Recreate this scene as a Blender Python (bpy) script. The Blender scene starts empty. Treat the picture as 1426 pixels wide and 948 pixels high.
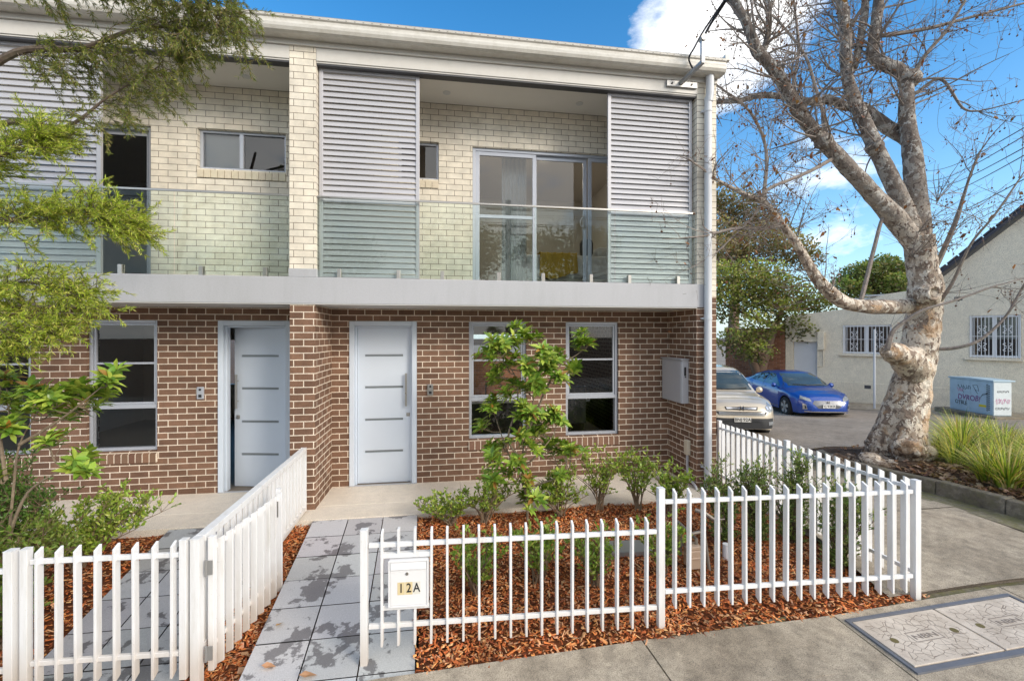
import bpy, math, random
from mathutils import Vector, Matrix
from mathutils.bvhtree import BVHTree
random.seed(7)
R = math.radians
scene = bpy.context.scene
COL = scene.collection

# ------------------------------------------------------------------ mesh helpers
class MB:
    def __init__(self):
        self.v = []; self.f = []; self.c = []
    def add(self, vs, fs, col=None):
        o = len(self.v)
        self.v.extend(tuple(p) for p in vs)
        for q in fs:
            self.f.append(tuple(i + o for i in q)); self.c.append(col)
    def quad(self, a, b, c, d, col=None): self.add([a, b, c, d], [(0, 1, 2, 3)], col)
    def box(self, x0, x1, y0, y1, z0, z1, col=None):
        self.add([(x0,y0,z0),(x1,y0,z0),(x1,y1,z0),(x0,y1,z0),(x0,y0,z1),(x1,y0,z1),(x1,y1,z1),(x0,y1,z1)],
                 [(0,3,2,1),(4,5,6,7),(0,1,5,4),(1,2,6,5),(2,3,7,6),(3,0,4,7)], col)
    def bar(self, a, b, w, h, col=None, up=(0,0,1)):
        a = Vector(a); b = Vector(b); d = (b - a).normalized(); u = Vector(up)
        s = d.cross(u)
        if s.length < 1e-4: s = d.cross(Vector((0,1,0)))
        s.normalize(); u = s.cross(d).normalized()
        s *= w/2; u *= h/2
        vs = [a-s-u, a+s-u, a+s+u, a-s+u, b-s-u, b+s-u, b+s+u, b-s+u]
        self.add(vs, [(0,1,2,3),(7,6,5,4),(0,4,5,1),(1,5,6,2),(2,6,7,3),(3,7,4,0)], col)
    def tube(self, pts, rad, n=8, col=None, caps=True, jitter=0.0):
        pts = [Vector(p) for p in pts]
        if not hasattr(rad, '__len__'): rad = [rad]*len(pts)
        ref = Vector((0.13, 0.27, 1)).normalized(); prev = None; vs = []
        for i, p in enumerate(pts):
            d = (pts[min(i+1, len(pts)-1)] - pts[max(i-1, 0)])
            d = d.normalized() if d.length > 1e-7 else Vector((0,0,1))
            if prev is None:
                s = d.cross(ref)
                if s.length < 1e-3: s = d.cross(Vector((1,0,0)))
            else:
                s = prev - d*prev.dot(d)
                if s.length < 1e-4: s = d.cross(ref)
            s.normalize(); prev = s; t = d.cross(s)
            for k in range(n):
                a = 2*math.pi*k/n; r = rad[i]*(1 + (random.uniform(-jitter, jitter) if jitter else 0))
                vs.append(p + s*(math.cos(a)*r) + t*(math.sin(a)*r))
        fs = []
        for i in range(len(pts)-1):
            for k in range(n):
                k2 = (k+1) % n
                fs.append((i*n+k, i*n+k2, (i+1)*n+k2, (i+1)*n+k))
        if caps and n > 2:
            fs.append(tuple(range(n-1, -1, -1))); fs.append(tuple((len(pts)-1)*n+k for k in range(n)))
        self.add(vs, fs, col)
    def lathe(self, prof, origin, axis='z', n=24, col=None):
        ox, oy, oz = origin; vs = []
        for r, h in prof:
            for k in range(n):
                a = 2*math.pi*k/n; c, s = math.cos(a)*r, math.sin(a)*r
                vs.append({'z': (ox+c, oy+s, oz+h), 'y': (ox+c, oy+h, oz+s), 'x': (ox+h, oy+c, oz+s)}[axis])
        fs = []
        for i in range(len(prof)-1):
            for k in range(n):
                k2 = (k+1) % n; fs.append((i*n+k, i*n+k2, (i+1)*n+k2, (i+1)*n+k))
        self.add(vs, fs, col)
    def prism(self, poly, axis, a, b, col=None):
        def P(u, v, w): return {'x': (w,u,v), 'y': (u,w,v), 'z': (u,v,w)}[axis]
        n = len(poly)
        vs = [P(u, v, a) for u, v in poly] + [P(u, v, b) for u, v in poly]
        fs = [tuple(range(n-1, -1, -1)), tuple(range(n, 2*n))] + [(i, (i+1) % n, n+(i+1) % n, n+i) for i in range(n)]
        self.add(vs, fs, col)
    def grid(self, x0, x1, y0, y1, nx, ny, zf, col=None):
        vs = []
        for j in range(ny+1):
            for i in range(nx+1):
                x = x0+(x1-x0)*i/nx; y = y0+(y1-y0)*j/ny; vs.append((x, y, zf(x, y)))
        fs = [(j*(nx+1)+i, j*(nx+1)+i+1, (j+1)*(nx+1)+i+1, (j+1)*(nx+1)+i) for j in range(ny) for i in range(nx)]
        self.add(vs, fs, col)

def origin_of(p):
    o = Vector((0,0,0))
    while p is not None:
        o += p.location; p = p.parent
    return o

def build(name, mb, mat, parent=None, local=False, smooth=False, bevel=0.0, base=None, solid=0.0):
    me = bpy.data.meshes.new(name)
    off = Vector((0,0,0))
    if parent is not None and not local: off = origin_of(parent)
    if base is not None: off = Vector(base)
    ox, oy, oz = off
    me.from_pydata([(x-ox, y-oy, z-oz) for x, y, z in mb.v], [], mb.f)
    if any(c is not None for c in mb.c):
        at = me.color_attributes.new('Col', 'FLOAT_COLOR', 'CORNER'); buf = []
        for f, c in zip(mb.f, mb.c):
            c = c or (1,1,1); buf.extend((c[0], c[1], c[2], 1.0)*len(f))
        at.data.foreach_set('color', buf)
    if smooth: me.polygons.foreach_set('use_smooth', [True]*len(me.polygons))
    me.update()
    ob = bpy.data.objects.new(name, me); COL.objects.link(ob)
    if mat is not None: me.materials.append(mat)
    if parent is not None: ob.parent = parent
    if base is not None: ob.location = base
    if solid:
        m = ob.modifiers.new('solid', 'SOLIDIFY'); m.thickness = solid
    if bevel:
        m = ob.modifiers.new('bevel', 'BEVEL'); m.width = bevel; m.segments = 2; m.limit_method = 'ANGLE'; m.angle_limit = R(40)
    return ob

def tag(o, label=None, cat=None, group=None, kind=None):
    if label: o['label'] = label
    if cat: o['category'] = cat
    if group: o['group'] = group
    if kind: o['kind'] = kind
    return o
def thing(name, label, cat, loc=(0,0,0), rotz=0.0, group=None):
    o = bpy.data.objects.new(name, None); COL.objects.link(o); o.empty_display_size = 0.2
    o.location = loc; o.rotation_euler = (0, 0, rotz)
    return tag(o, label, cat, group)
def struct(name, mb, mat, smooth=False):
    return tag(build(name, mb, mat, smooth=smooth), kind='structure')
def copy_tree(o, parent=None):
    c = o.copy(); COL.objects.link(c); c.parent = parent
    for ch in list(o.children): copy_tree(ch, c)
    return c
def text_mb(s, size, align='CENTER', extrude=0.0006):
    cu = bpy.data.curves.new('lettering', 'FONT'); cu.body = s; cu.size = size; cu.align_x = align; cu.align_y = 'CENTER'
    cu.extrude = extrude; cu.offset = size*.012; cu.resolution_u = 3
    ob = bpy.data.objects.new('lettering', cu); COL.objects.link(ob)
    dg = bpy.context.evaluated_depsgraph_get(); me = ob.evaluated_get(dg).to_mesh()
    m = MB(); m.add([tuple(v.co) for v in me.vertices], [tuple(p.vertices) for p in me.polygons])
    ob.evaluated_get(dg).to_mesh_clear(); bpy.data.objects.remove(ob); bpy.data.curves.remove(cu)
    return m
def xform(m, M):
    o = MB(); o.v = [tuple(M @ Vector(p)) for p in m.v]; o.f = list(m.f); o.c = list(m.c); return o
def join(*ms):
    o = MB()
    for m in ms:
        k = len(o.v); o.v += m.v; o.f += [tuple(i+k for i in f) for f in m.f]; o.c += m.c
    return o
def basis(xa, ya, loc):
    xa = Vector(xa).normalized(); ya = Vector(ya).normalized(); za = xa.cross(ya)
    M = Matrix.Identity(4)
    for i in range(3): M[i][0], M[i][1], M[i][2], M[i][3] = xa[i], ya[i], za[i], loc[i]
    return M
def lerp(a, b, t): return a+(b-a)*t
def jit(c, a):
    k = 1+random.uniform(-a, a); return tuple(max(0, x*k*(1+random.uniform(-a, a)*.3)) for x in c)
def smooth_path(pts, sub=4):
    P = [Vector(p[:3]) for p in pts]; r = [p[3] for p in pts] if len(pts[0]) > 3 else [0]*len(pts)
    out, rr = [], []
    for i in range(len(P)-1):
        p0, p1, p2, p3 = P[max(i-1, 0)], P[i], P[i+1], P[min(i+2, len(P)-1)]
        for k in range(sub):
            t = k/sub
            out.append(.5*((2*p1)+(p2-p0)*t+(2*p0-5*p1+4*p2-p3)*t*t+(3*p1-p0-3*p2+p3)*t**3)); rr.append(lerp(r[i], r[i+1], t))
    out.append(P[-1]); rr.append(r[-1]); return out, rr

# ------------------------------------------------------------------ materials
class N:
    def __init__(self, name):
        self.m = bpy.data.materials.new(name); self.m.use_nodes = True
        self.t = self.m.node_tree; self.t.nodes.clear()
        self.out = self.n('ShaderNodeOutputMaterial')
    def n(self, kind, **kw):
        x = self.t.nodes.new(kind)
        for k, v in kw.items():
            if k in x.inputs: x.inputs[k].default_value = v
            else: setattr(x, k, v)
        return x
    def l(self, a, b): self.t.links.new(a, b)
    def noise(self, scale, detail=4, vec=None, rough=.55):
        x = self.n('ShaderNodeTexNoise', Scale=scale, Detail=detail, Roughness=rough)
        if vec is not None: self.l(vec, x.inputs['Vector'])
        return x
    def ramp(self, fac, stops):
        x = self.n('ShaderNodeValToRGB'); e = x.color_ramp.elements
        while len(e) < len(stops): e.new(.5)
        for el, (p, c) in zip(e, stops): el.position = p; el.color = (*c, 1) if len(c) == 3 else c
        self.l(fac, x.inputs['Fac']); return x.outputs['Color']
    def mix(self, fac, a, b, mode='MIX'):
        x = self.n('ShaderNodeMix'); x.data_type = 'RGBA'; x.blend_type = mode
        for s, val in ((x.inputs[0], fac), (x.inputs[6], a), (x.inputs[7], b)):
            if hasattr(val, 'links') or hasattr(val, 'is_linked'): self.l(val, s)
            elif hasattr(val, '__len__'): s.default_value = (*val, 1) if len(val) == 3 else val
            else: s.default_value = val
        return x.outputs[2]
    def math(self, op, a, b=0.0, c=None):
        x = self.n('ShaderNodeMath'); x.operation = op
        for s, val in zip(x.inputs, (a, b, c)):
            if val is None: continue
            if hasattr(val, 'is_linked'): self.l(val, s)
            else: s.default_value = val
        return x.outputs[0]
    def pos(self): return self.n('ShaderNodeNewGeometry').outputs['Position']
    def obj(self): return self.n('ShaderNodeTexCoord').outputs['Object']
    def bump(self, h, strength=.3, dist=.01, nrm=None):
        x = self.n('ShaderNodeBump', Strength=strength, Distance=dist); self.l(h, x.inputs['Height'])
        if nrm is not None: self.l(nrm, x.inputs['Normal'])
        return x.outputs['Normal']
    def bsdf(self, col, rough=.5, metal=0.0, nrm=None, spec=.5, coat=0.0):
        x = self.n('ShaderNodeBsdfPrincipled')
        for key, val in (('Base Color', col), ('Roughness', rough), ('Metallic', metal), ('Specular IOR Level', spec), ('Coat Weight', coat)):
            if hasattr(val, 'is_linked'): self.l(val, x.inputs[key])
            elif hasattr(val, '__len__'): x.inputs[key].default_value = (*val, 1)
            else: x.inputs[key].default_value = val
        if coat: x.inputs['Coat Roughness'].default_value = .04
        if nrm is not None: self.l(nrm, x.inputs['Normal'])
        return x.outputs[0]
    def done(self, sh): self.l(sh, self.out.inputs['Surface']); return self.m

def paint(name, col, rough=.45, metal=0.0, var=.06, dirt=.0, bump=.02, scale=3.0, coat=0.0, spec=.5):
    k = N(name); p = k.pos()
    c = k.mix(k.noise(scale, 5, p).outputs[0], tuple(x*(1-var) for x in col), tuple(min(1, x*(1+var)) for x in col))
    if dirt:
        d = k.ramp(k.noise(scale*2.3, 8, p, .7).outputs[0], [(.45, (1,1,1)), (.75, (1-dirt, 1-dirt*1.05, 1-dirt*1.15))])
        c = k.mix(1.0, c, d, 'MULTIPLY')
    r = k.math('MULTIPLY_ADD', k.noise(40, 3, p).outputs[0], .15, rough-.07)
    return k.done(k.bsdf(c, r, metal, k.bump(k.noise(120, 3, p).outputs[0], .15, bump*.02) if bump else None, spec, coat))

def attr_leaf(name, rough=.45, trans=.25, gain=1.0, spec=.4):
    k = N(name); a = k.n('ShaderNodeAttribute', attribute_name='Col').outputs['Color']
    c = k.mix(1.0, a, (gain, gain, gain), 'MULTIPLY')
    b = k.bsdf(c, rough, spec=spec)
    t = k.n('ShaderNodeBsdfTranslucent'); k.l(k.mix(1.0, c, (1.25, 1.3, .6), 'MULTIPLY'), t.inputs['Color'])
    m = k.n('ShaderNodeMixShader'); m.inputs[0].default_value = trans; k.l(b, m.inputs[1]); k.l(t.outputs[0], m.inputs[2])
    return k.done(m.outputs[0])

def attr_mat(name, rough=.7, noise=.15, scale=60, bump=.3, spec=.3):
    k = N(name); a = k.n('ShaderNodeAttribute', attribute_name='Col').outputs['Color']; p = k.pos()
    nz = k.noise(scale, 5, p).outputs[0]
    c = k.mix(1.0, a, k.ramp(nz, [(.3, (1-noise,)*3), (.7, (1+noise,)*3)]), 'MULTIPLY')
    return k.done(k.bsdf(c, rough, nrm=k.bump(nz, bump, .005), spec=spec))

def brick(name, c1, c2, mortar, speck, bw=.24, rh=.0871, ms=.0052, rough=.75):
    k = N(name); g = k.n('ShaderNodeNewGeometry')
    sp = k.n('ShaderNodeSeparateXYZ'); k.l(g.outputs['Position'], sp.inputs[0])
    sn = k.n('ShaderNodeSeparateXYZ'); k.l(g.outputs['True Normal'], sn.inputs[0])
    side = k.math('GREATER_THAN', k.math('ABSOLUTE', sn.outputs[0]), .5)
    u = k.math('ADD', k.math('MULTIPLY', sp.outputs[0], k.math('SUBTRACT', 1.0, side)), k.math('MULTIPLY', k.math('ADD', sp.outputs[1], .03), side))
    cb = k.n('ShaderNodeCombineXYZ'); k.l(u, cb.inputs[0]); k.l(sp.outputs[2], cb.inputs[1])
    wob = k.n('ShaderNodeVectorMath'); wob.operation = 'MULTIPLY_ADD'
    nz = k.noise(9, 2, g.outputs['Position']); k.l(nz.outputs['Color'], wob.inputs[0]); wob.inputs[1].default_value = (.004, .003, 0); k.l(cb.outputs[0], wob.inputs[2])
    b = k.n('ShaderNodeTexBrick'); b.offset = .5; k.l(wob.outputs[0], b.inputs['Vector'])
    for key, val in (('Scale', 1.0), ('Mortar Size', ms), ('Mortar Smooth', .15), ('Brick Width', bw), ('Row Height', rh), ('Bias', 0.0)): b.inputs[key].default_value = val
    b.inputs['Mortar Smooth'].default_value = .06; b.inputs['Color1'].default_value = (*c1, 1); b.inputs['Color2'].default_value = (*c2, 1); b.inputs['Mortar'].default_value = (*mortar, 1)
    fine = k.noise(95, 4, g.outputs['Position'], .7).outputs[0]; mid = k.noise(7, 5, g.outputs['Position']).outputs[0]
    c = k.mix(1.0, b.outputs['Color'], k.ramp(fine, [(.25, (1-speck,)*3), (.5, (1,1,1)), (.78, (1+speck*1.1, 1+speck, 1+speck*.9))]), 'MULTIPLY')
    c = k.mix(1.0, c, k.ramp(mid, [(.3, (.86,.86,.86)), (.7, (1.09,1.08,1.07))]), 'MULTIPLY')
    big = k.noise(1.1, 6, g.outputs['Position'], .65).outputs[0]; c = k.mix(1.0, c, k.ramp(big, [(.35, (.86,.85,.84)), (.62, (1.06,1.06,1.06))]), 'MULTIPLY')
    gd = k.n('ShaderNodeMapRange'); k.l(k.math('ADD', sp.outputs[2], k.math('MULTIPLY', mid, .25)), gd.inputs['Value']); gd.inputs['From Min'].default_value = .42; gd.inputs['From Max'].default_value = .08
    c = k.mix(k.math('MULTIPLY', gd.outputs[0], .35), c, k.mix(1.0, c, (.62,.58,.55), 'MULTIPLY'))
    h = k.math('ADD', k.math('MULTIPLY', b.outputs['Fac'], -1.0), k.math('MULTIPLY', fine, .35))
    return k.done(k.bsdf(c, rough, nrm=k.bump(h, .6, .005), spec=.3))

def concrete(name, a, b, scale=1.0, stain=.35, rough=.85, bumpd=.004, moss=None):
    k = N(name); p = k.pos()
    big = k.noise(1.3*scale, 8, p, .65).outputs[0]; mid = k.noise(9*scale, 6, p, .7).outputs[0]; fine = k.noise(170*scale, 3, p).outputs[0]
    c = k.mix(k.ramp(big, [(.35, (0,0,0)), (.65, (1,1,1))]), a, b)
    c = k.mix(1.0, c, k.ramp(mid, [(.35, (1-stain,)*3), (.62, (1.04,1.04,1.03))]), 'MULTIPLY')
    st2 = k.noise(.55*scale, 9, p, .72).outputs[0]; c = k.mix(1.0, c, k.ramp(st2, [(.40, (1-stain*.8, 1-stain*.82, 1-stain*.85)), (.52, (1,1,1))]), 'MULTIPLY')
    c = k.mix(1.0, c, k.ramp(fine, [(.36, (.55,.55,.55)), (.55, (1.1,1.1,1.1))]), 'MULTIPLY')
    if moss: c = k.mix(k.ramp(k.noise(5*scale, 6, p, .7).outputs[0], [(.45, (0,0,0)), (.62, (.8,.8,.8))]), c, moss)
    return k.done(k.bsdf(c, rough, nrm=k.bump(k.math('ADD', fine, k.math('MULTIPLY', mid, .8)), .5, bumpd), spec=.25))

def glass(name, tint=(.93,.97,.95), ior=1.6, rough=0.0, gl=(1,1,1)):
    k = N(name); f = k.n('ShaderNodeFresnel', IOR=ior); t = k.n('ShaderNodeBsdfTransparent'); t.inputs[0].default_value = (*tint, 1)
    g = k.n('ShaderNodeBsdfGlossy'); g.inputs['Roughness'].default_value = rough; g.inputs['Color'].default_value = (*gl, 1)
    m = k.n('ShaderNodeMixShader'); k.l(f.outputs[0], m.inputs[0]); k.l(t.outputs[0], m.inputs[1]); k.l(g.outputs[0], m.inputs[2])
    return k.done(m.outputs[0])
def emit(name, col, s):
    k = N(name); e = k.n('ShaderNodeEmission'); e.inputs[0].default_value = (*col, 1); e.inputs[1].default_value = s
    return k.done(e.outputs[0])

M = {}
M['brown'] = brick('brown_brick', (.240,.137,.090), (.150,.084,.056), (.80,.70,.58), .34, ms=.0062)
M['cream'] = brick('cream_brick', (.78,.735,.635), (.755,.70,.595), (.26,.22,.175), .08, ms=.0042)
M['redbrick'] = brick('old_red_brick', (.22,.085,.045), (.34,.15,.08), (.30,.24,.19), .45)
M['sill_brown'] = attr_mat('brown_sill_brick', .75, .28, 90)
def streaky(name, a, b, amt, rough):
    k = N(name); p = k.pos(); mp = k.n('ShaderNodeMapping'); mp.inputs['Scale'].default_value = (5, 5, .7); k.l(p, mp.inputs[0])
    c = k.mix(k.noise(1.6, 6, p).outputs[0], a, b); st = k.noise(1.3, 8, mp.outputs[0], .7).outputs[0]
    c = k.mix(1.0, c, k.ramp(st, [(.46, (1,1,1)), (.70, (1-amt, 1-amt, 1-amt*1.1))]), 'MULTIPLY'); f = k.noise(60, 4, p).outputs[0]
    c = k.mix(1.0, c, k.ramp(f, [(.3, (.94,.94,.94)), (.7, (1.04,1.04,1.04))]), 'MULTIPLY')
    return k.done(k.bsdf(c, rough, nrm=k.bump(f, .25, .003)))
M['slab'] = streaky('grey_render', (.42,.43,.455), (.445,.45,.475), .06, .6)
M['soffit'] = paint('soffit_white', (.62,.62,.61), .6, var=.03)
M['ceil'] = paint('balcony_ceiling', (.76,.73,.68), .6, var=.03)
M['fascia'] = paint('fascia_offwhite', (.62,.60,.56), .45, var=.05, dirt=.08)
def gutter_mat():
    k = N('gutter_metal'); g = k.n('ShaderNodeNewGeometry'); p = g.outputs['Position']; s = k.n('ShaderNodeSeparateXYZ'); k.l(p, s.inputs[0])
    c = k.mix(k.noise(5, 5, p).outputs[0], (.56,.54,.49), (.66,.64,.59)); c = k.mix(1.0, c, k.ramp(k.noise(11, 8, p, .7).outputs[0], [(.45, (1,1,1)), (.78, (.80,.78,.74))]), 'MULTIPLY')
    fx = k.math('LESS_THAN', k.math('FRACT', k.math('DIVIDE', s.outputs[0], .104)), .2); zz = k.math('LESS_THAN', k.math('ABSOLUTE', k.math('SUBTRACT', s.outputs[2], 6.127)), .004)
    yy = k.math('LESS_THAN', s.outputs[1], 5.68); c = k.mix(k.math('MULTIPLY', k.math('MULTIPLY', fx, zz), yy), c, (.16,.15,.14))
    return k.done(k.bsdf(c, .35))
M['gutter'] = gutter_mat()
M['pipe'] = paint('downpipe_paint', (.60,.62,.65), .4, var=.05)
M['alu'] = paint('aluminium_frame', (.45,.475,.53), .35, .25, var=.04)
M['louvre'] = paint('louvre_silver', (.47,.47,.50), .4, .15, var=.04)
def fence_white():
    k = N('white_powdercoat'); p = k.pos(); mp = k.n('ShaderNodeMapping'); mp.inputs['Scale'].default_value = (14, 14, 1.6); k.l(p, mp.inputs[0])
    c = k.mix(k.noise(2.5, 5, p).outputs[0], (.74,.745,.755), (.83,.83,.84)); st = k.noise(1.0, 6, mp.outputs[0], .65).outputs[0]
    c = k.mix(1.0, c, k.ramp(st, [(.50, (1,1,1)), (.72, (.84,.82,.78))]), 'MULTIPLY')
    z = k.n('ShaderNodeSeparateXYZ'); k.l(p, z.inputs[0]); g = k.n('ShaderNodeMapRange'); k.l(k.math('ADD', z.outputs[2], k.math('MULTIPLY', st, .30)), g.inputs['Value']); g.inputs['From Min'].default_value = .34; g.inputs['From Max'].default_value = .08
    c = k.mix(k.math('MULTIPLY', g.outputs[0], .55), c, (.50,.40,.31)); sp = k.noise(75, 3, p, .6).outputs[0]; c = k.mix(1.0, c, k.ramp(sp, [(.66, (1,1,1)), (.74, (.80,.77,.72))]), 'MULTIPLY')
    return k.done(k.bsdf(c, .42, nrm=k.bump(k.noise(60, 3, p).outputs[0], .1, .002)))
M['white'] = fence_white(); M['cleanwhite'] = paint('clean_white', (.78,.78,.79), .5, var=.03)
M['door'] = paint('door_paint', (.60,.665,.755), .42, var=.03)
M['steel'] = paint('brushed_steel', (.45,.43,.40), .3, .9, var=.1)
M['slot'] = paint('door_slot', (.22,.245,.26), .3, .2, var=.1)
M['black'] = paint('black_plastic', (.02,.02,.022), .5, var=.2)
M['dark'] = paint('dark_grey', (.06,.06,.065), .5, var=.2)
M['porch'] = concrete('porch_screed', (.80,.715,.61), (.85,.77,.67), 1, .08, .6, .001)
M['foot'] = concrete('old_footpath', (.46,.385,.295), (.56,.48,.375), 1.0, .34)
M['kerb'] = concrete('kerb_stone', (.22,.185,.145), (.36,.31,.25), 2, .4, moss=(.17,.15,.09))
M['gutterstrip'] = concrete('mossy_gutter', (.24,.22,.14), (.33,.29,.21), 2, .4, moss=(.17,.165,.06))
M['road'] = concrete('asphalt', (.31,.265,.22), (.37,.32,.27), .8, .22, .9, .006)
M['wallrender'] = concrete('beige_render', (.78,.69,.545), (.84,.755,.61), .5, .07, .85, .004)
M['soil'] = concrete('dark_mulch_base', (.17,.05,.018), (.26,.085,.03), 3, .5, .95, .03)
M['litter'] = concrete('leaf_litter_soil', (.10,.065,.045), (.17,.11,.075), 3, .5, .95, .03)
M['glass'] = glass('window_glass', (.88,.90,.89), 1.7)
M['glass_up'] = glass('door_glass', (.90,.92,.91), 1.8)
M['balglass'] = glass('balustrade_glass', (.945,.985,.968), 1.28)
M['leaf'] = attr_leaf('glossy_leaf', .3, .22)
M['leafm'] = attr_leaf('matt_leaf', .55, .3)
M['chips'] = attr_mat('mulch_chips', .8, .3, 80)
M['bark'] = attr_mat('thin_bark', .85, .25, 30)
M['attr'] = attr_mat('tinted_paint', .5, .06, 20, .05)
M['intwall'] = paint('interior_paint', (.70,.66,.60), .7, var=.03)
M['intdark'] = paint('interior_floor', (.20,.16,.12), .5, var=.1)
SUN_E = 3.1; SKY_S = .15; SKY_V = 1.8; SKY_SAT = 1.38
LIMBS = {
'trunk':[(7.36,6.18,0.06,0.592),(7.36,6.18,0.32,0.557),(7.43,6.17,0.67,0.486),(7.51,6.16,1.12,0.415),(7.61,6.14,1.6,0.367),(7.71,6.13,2.07,0.367),(7.78,6.12,2.54,0.332),(7.8,6.11,3.02,0.32),(7.75,6.12,3.47,0.284),(7.7,6.13,3.85,0.284)],
'L1':[(7.7,6.13,3.67,0.201),(7.33,6.18,4.13,0.19),(6.9,6.2,4.54,0.165),(6.5,6.21,4.91,0.146),(6.17,6.21,5.21,0.139),(5.88,6.2,5.44,0.127),(5.61,6.19,5.7,0.126),(5.41,6.17,5.94,0.114),(5.22,6.15,6.19,0.107),(4.98,6.13,6.44,0.101),(4.75,6.11,6.61,0.1),(4.62,6.08,6.82,0.088),(4.47,6.05,7.06,0.077),(4.25,6.04,7.41,0.071),(4.0,5.97,7.86,0.064)],
'L1b':[(4.81,6.11,6.57,0.067),(4.93,6.14,6.8,0.056),(5.04,6.22,7.19,0.051),(5.08,6.32,7.6,0.052),(5.11,6.42,8.27,0.047)],
'L2':[(7.75,6.17,3.74,0.179),(7.5,6.21,4.37,0.161),(7.32,6.27,4.86,0.15),(7.13,6.32,5.31,0.138),(6.94,6.34,5.72,0.132),(6.81,6.38,6.04,0.132),(6.7,6.43,6.45,0.115),(6.69,6.48,6.94,0.11),(6.74,6.53,7.46,0.104),(6.71,6.58,7.99,0.099),(6.68,6.63,8.65,0.087)],
'L3':[(7.84,6.21,3.75,0.204),(7.78,6.22,4.35,0.192),(7.73,6.22,4.83,0.18),(7.73,6.25,5.3,0.169),(7.67,6.28,5.81,0.133),(7.66,6.29,6.18,0.127),(7.68,6.31,6.54,0.134),(7.56,6.35,6.72,0.128),(7.36,6.4,6.83,0.122),(7.2,6.46,6.99,0.11),(7.23,6.47,7.29,0.104),(7.31,6.49,7.68,0.099),(7.38,6.51,8.07,0.093),(7.52,6.56,8.81,0.088)],
'L3b':[(6.98,6.59,6.85,0.062),(7.11,6.62,7.31,0.075),(7.23,6.65,7.79,0.076),(7.32,6.69,8.39,0.063)],
'L4':[(7.88,6.35,5.44,0.123),(7.76,6.47,5.69,0.137),(7.59,6.55,5.84,0.131),(7.44,6.62,6.03,0.113),(7.24,6.7,6.24,0.101),(6.99,6.79,6.29,0.096),(6.8,6.87,6.42,0.09),(6.49,6.97,6.42,0.077),(6.14,7.07,6.53,0.071),(5.63,7.15,6.57,0.065),(5.24,7.2,6.47,0.058),(4.86,7.26,6.45,0.052),(4.54,7.31,6.38,0.039)],
'L5':[(7.71,6.13,2.72,0.166),(7.15,6.06,2.69,0.145),(6.65,6.03,2.68,0.137),(6.26,6.04,2.73,0.125),(6.0,6.03,2.86,0.124),(5.75,6.01,3.05,0.112),(5.54,6.0,3.3,0.094),(5.35,5.97,3.57,0.077),(5.15,5.95,3.78,0.071),(4.95,5.93,3.97,0.065),(4.73,5.92,4.21,0.054),(4.47,5.9,4.29,0.037),(4.18,5.9,4.4,0.032),(3.87,5.89,4.53,0.026)],
'L5b':[(5.0,5.92,3.89,0.043),(4.65,5.88,3.82,0.037),(4.2,5.84,3.79,0.032),(3.82,5.8,3.7,0.021)],
'L6':[(7.18,5.9,1.94,0.17),(6.87,5.83,1.97,0.156),(6.62,5.79,1.95,0.099)],
'L6b':[(6.7,5.77,2.06,0.05),(6.72,5.72,2.28,0.038),(6.83,5.65,2.43,0.033),(7.01,5.52,2.6,0.025),(7.37,5.37,2.74,0.021),(7.77,5.21,2.92,0.017)],
'W1':[(7.81,5.91,2.01,0.037),(7.94,5.69,2.05,0.031),(8.13,5.56,2.18,0.028),(8.36,5.42,2.52,0.024),(8.5,5.3,2.97,0.021),(8.67,5.17,3.4,0.017)],
'W2':[(6.15,6.21,5.07,0.058),(5.7,6.12,4.83,0.051),(5.25,6.04,4.63,0.044),(4.81,5.95,4.44,0.038),(4.7,5.92,4.24,0.032),(4.5,5.9,3.98,0.027),(4.2,5.84,3.72,0.021),(3.87,5.79,3.44,0.016)],
'W3':[(7.94,6.09,3.31,0.053),(8.04,5.98,3.71,0.047),(8.09,5.87,4.09,0.04),(8.08,5.77,4.41,0.028),(8.08,5.67,4.76,0.018)],
'W4':[(6.5,6.05,2.71,0.063),(6.67,6.08,3.17,0.058),(6.88,6.15,3.65,0.053),(7.13,6.21,4.2,0.047)],
'W5':[(7.54,6.15,4.97,0.059),(7.25,6.09,4.74,0.053),(6.87,6.05,4.59,0.04),(6.54,6.0,4.55,0.034),(6.17,5.95,4.37,0.022)],
'W6':[(7.78,6.32,6.57,0.061),(7.93,6.19,6.93,0.036),(8.18,6.06,7.28,0.03),(8.41,5.92,7.8,0.023)],
'W7':[(7.33,6.46,7.35,0.049),(8.04,6.28,7.42,0.037),(8.77,6.07,7.57,0.026),(9.42,5.87,7.7,0.019)],
'W8':[(5.61,6.19,5.68,0.04),(5.59,6.34,6.28,0.035),(5.74,6.42,6.93,0.03),(5.77,6.52,7.59,0.024),(5.75,6.62,8.4,0.024)],
'W9':[(7.86,6.31,6.33,0.037),(8.17,6.16,6.51,0.029),(8.41,6.02,5.98,0.021),(8.55,5.9,5.87,0.016)],
'W10':[(7.83,6.01,2.66,0.041),(7.78,5.71,3.03,0.029),(7.72,5.42,3.58,0.021),(7.82,5.2,3.96,0.017),(8.05,5.07,4.44,0.013)],
'W11':[(6.06,6.22,5.26,0.046),(6.0,6.18,5.65,0.035),(5.84,6.2,6.22,0.029),(5.75,6.32,6.8,0.026),(5.42,6.47,7.4,0.024)],
'W12':[(4.75,5.96,4.45,0.033),(4.86,6.05,4.95,0.029),(4.85,6.15,5.38,0.026),(4.69,6.28,5.82,0.023),(4.3,6.43,6.22,0.018)],
}
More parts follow.
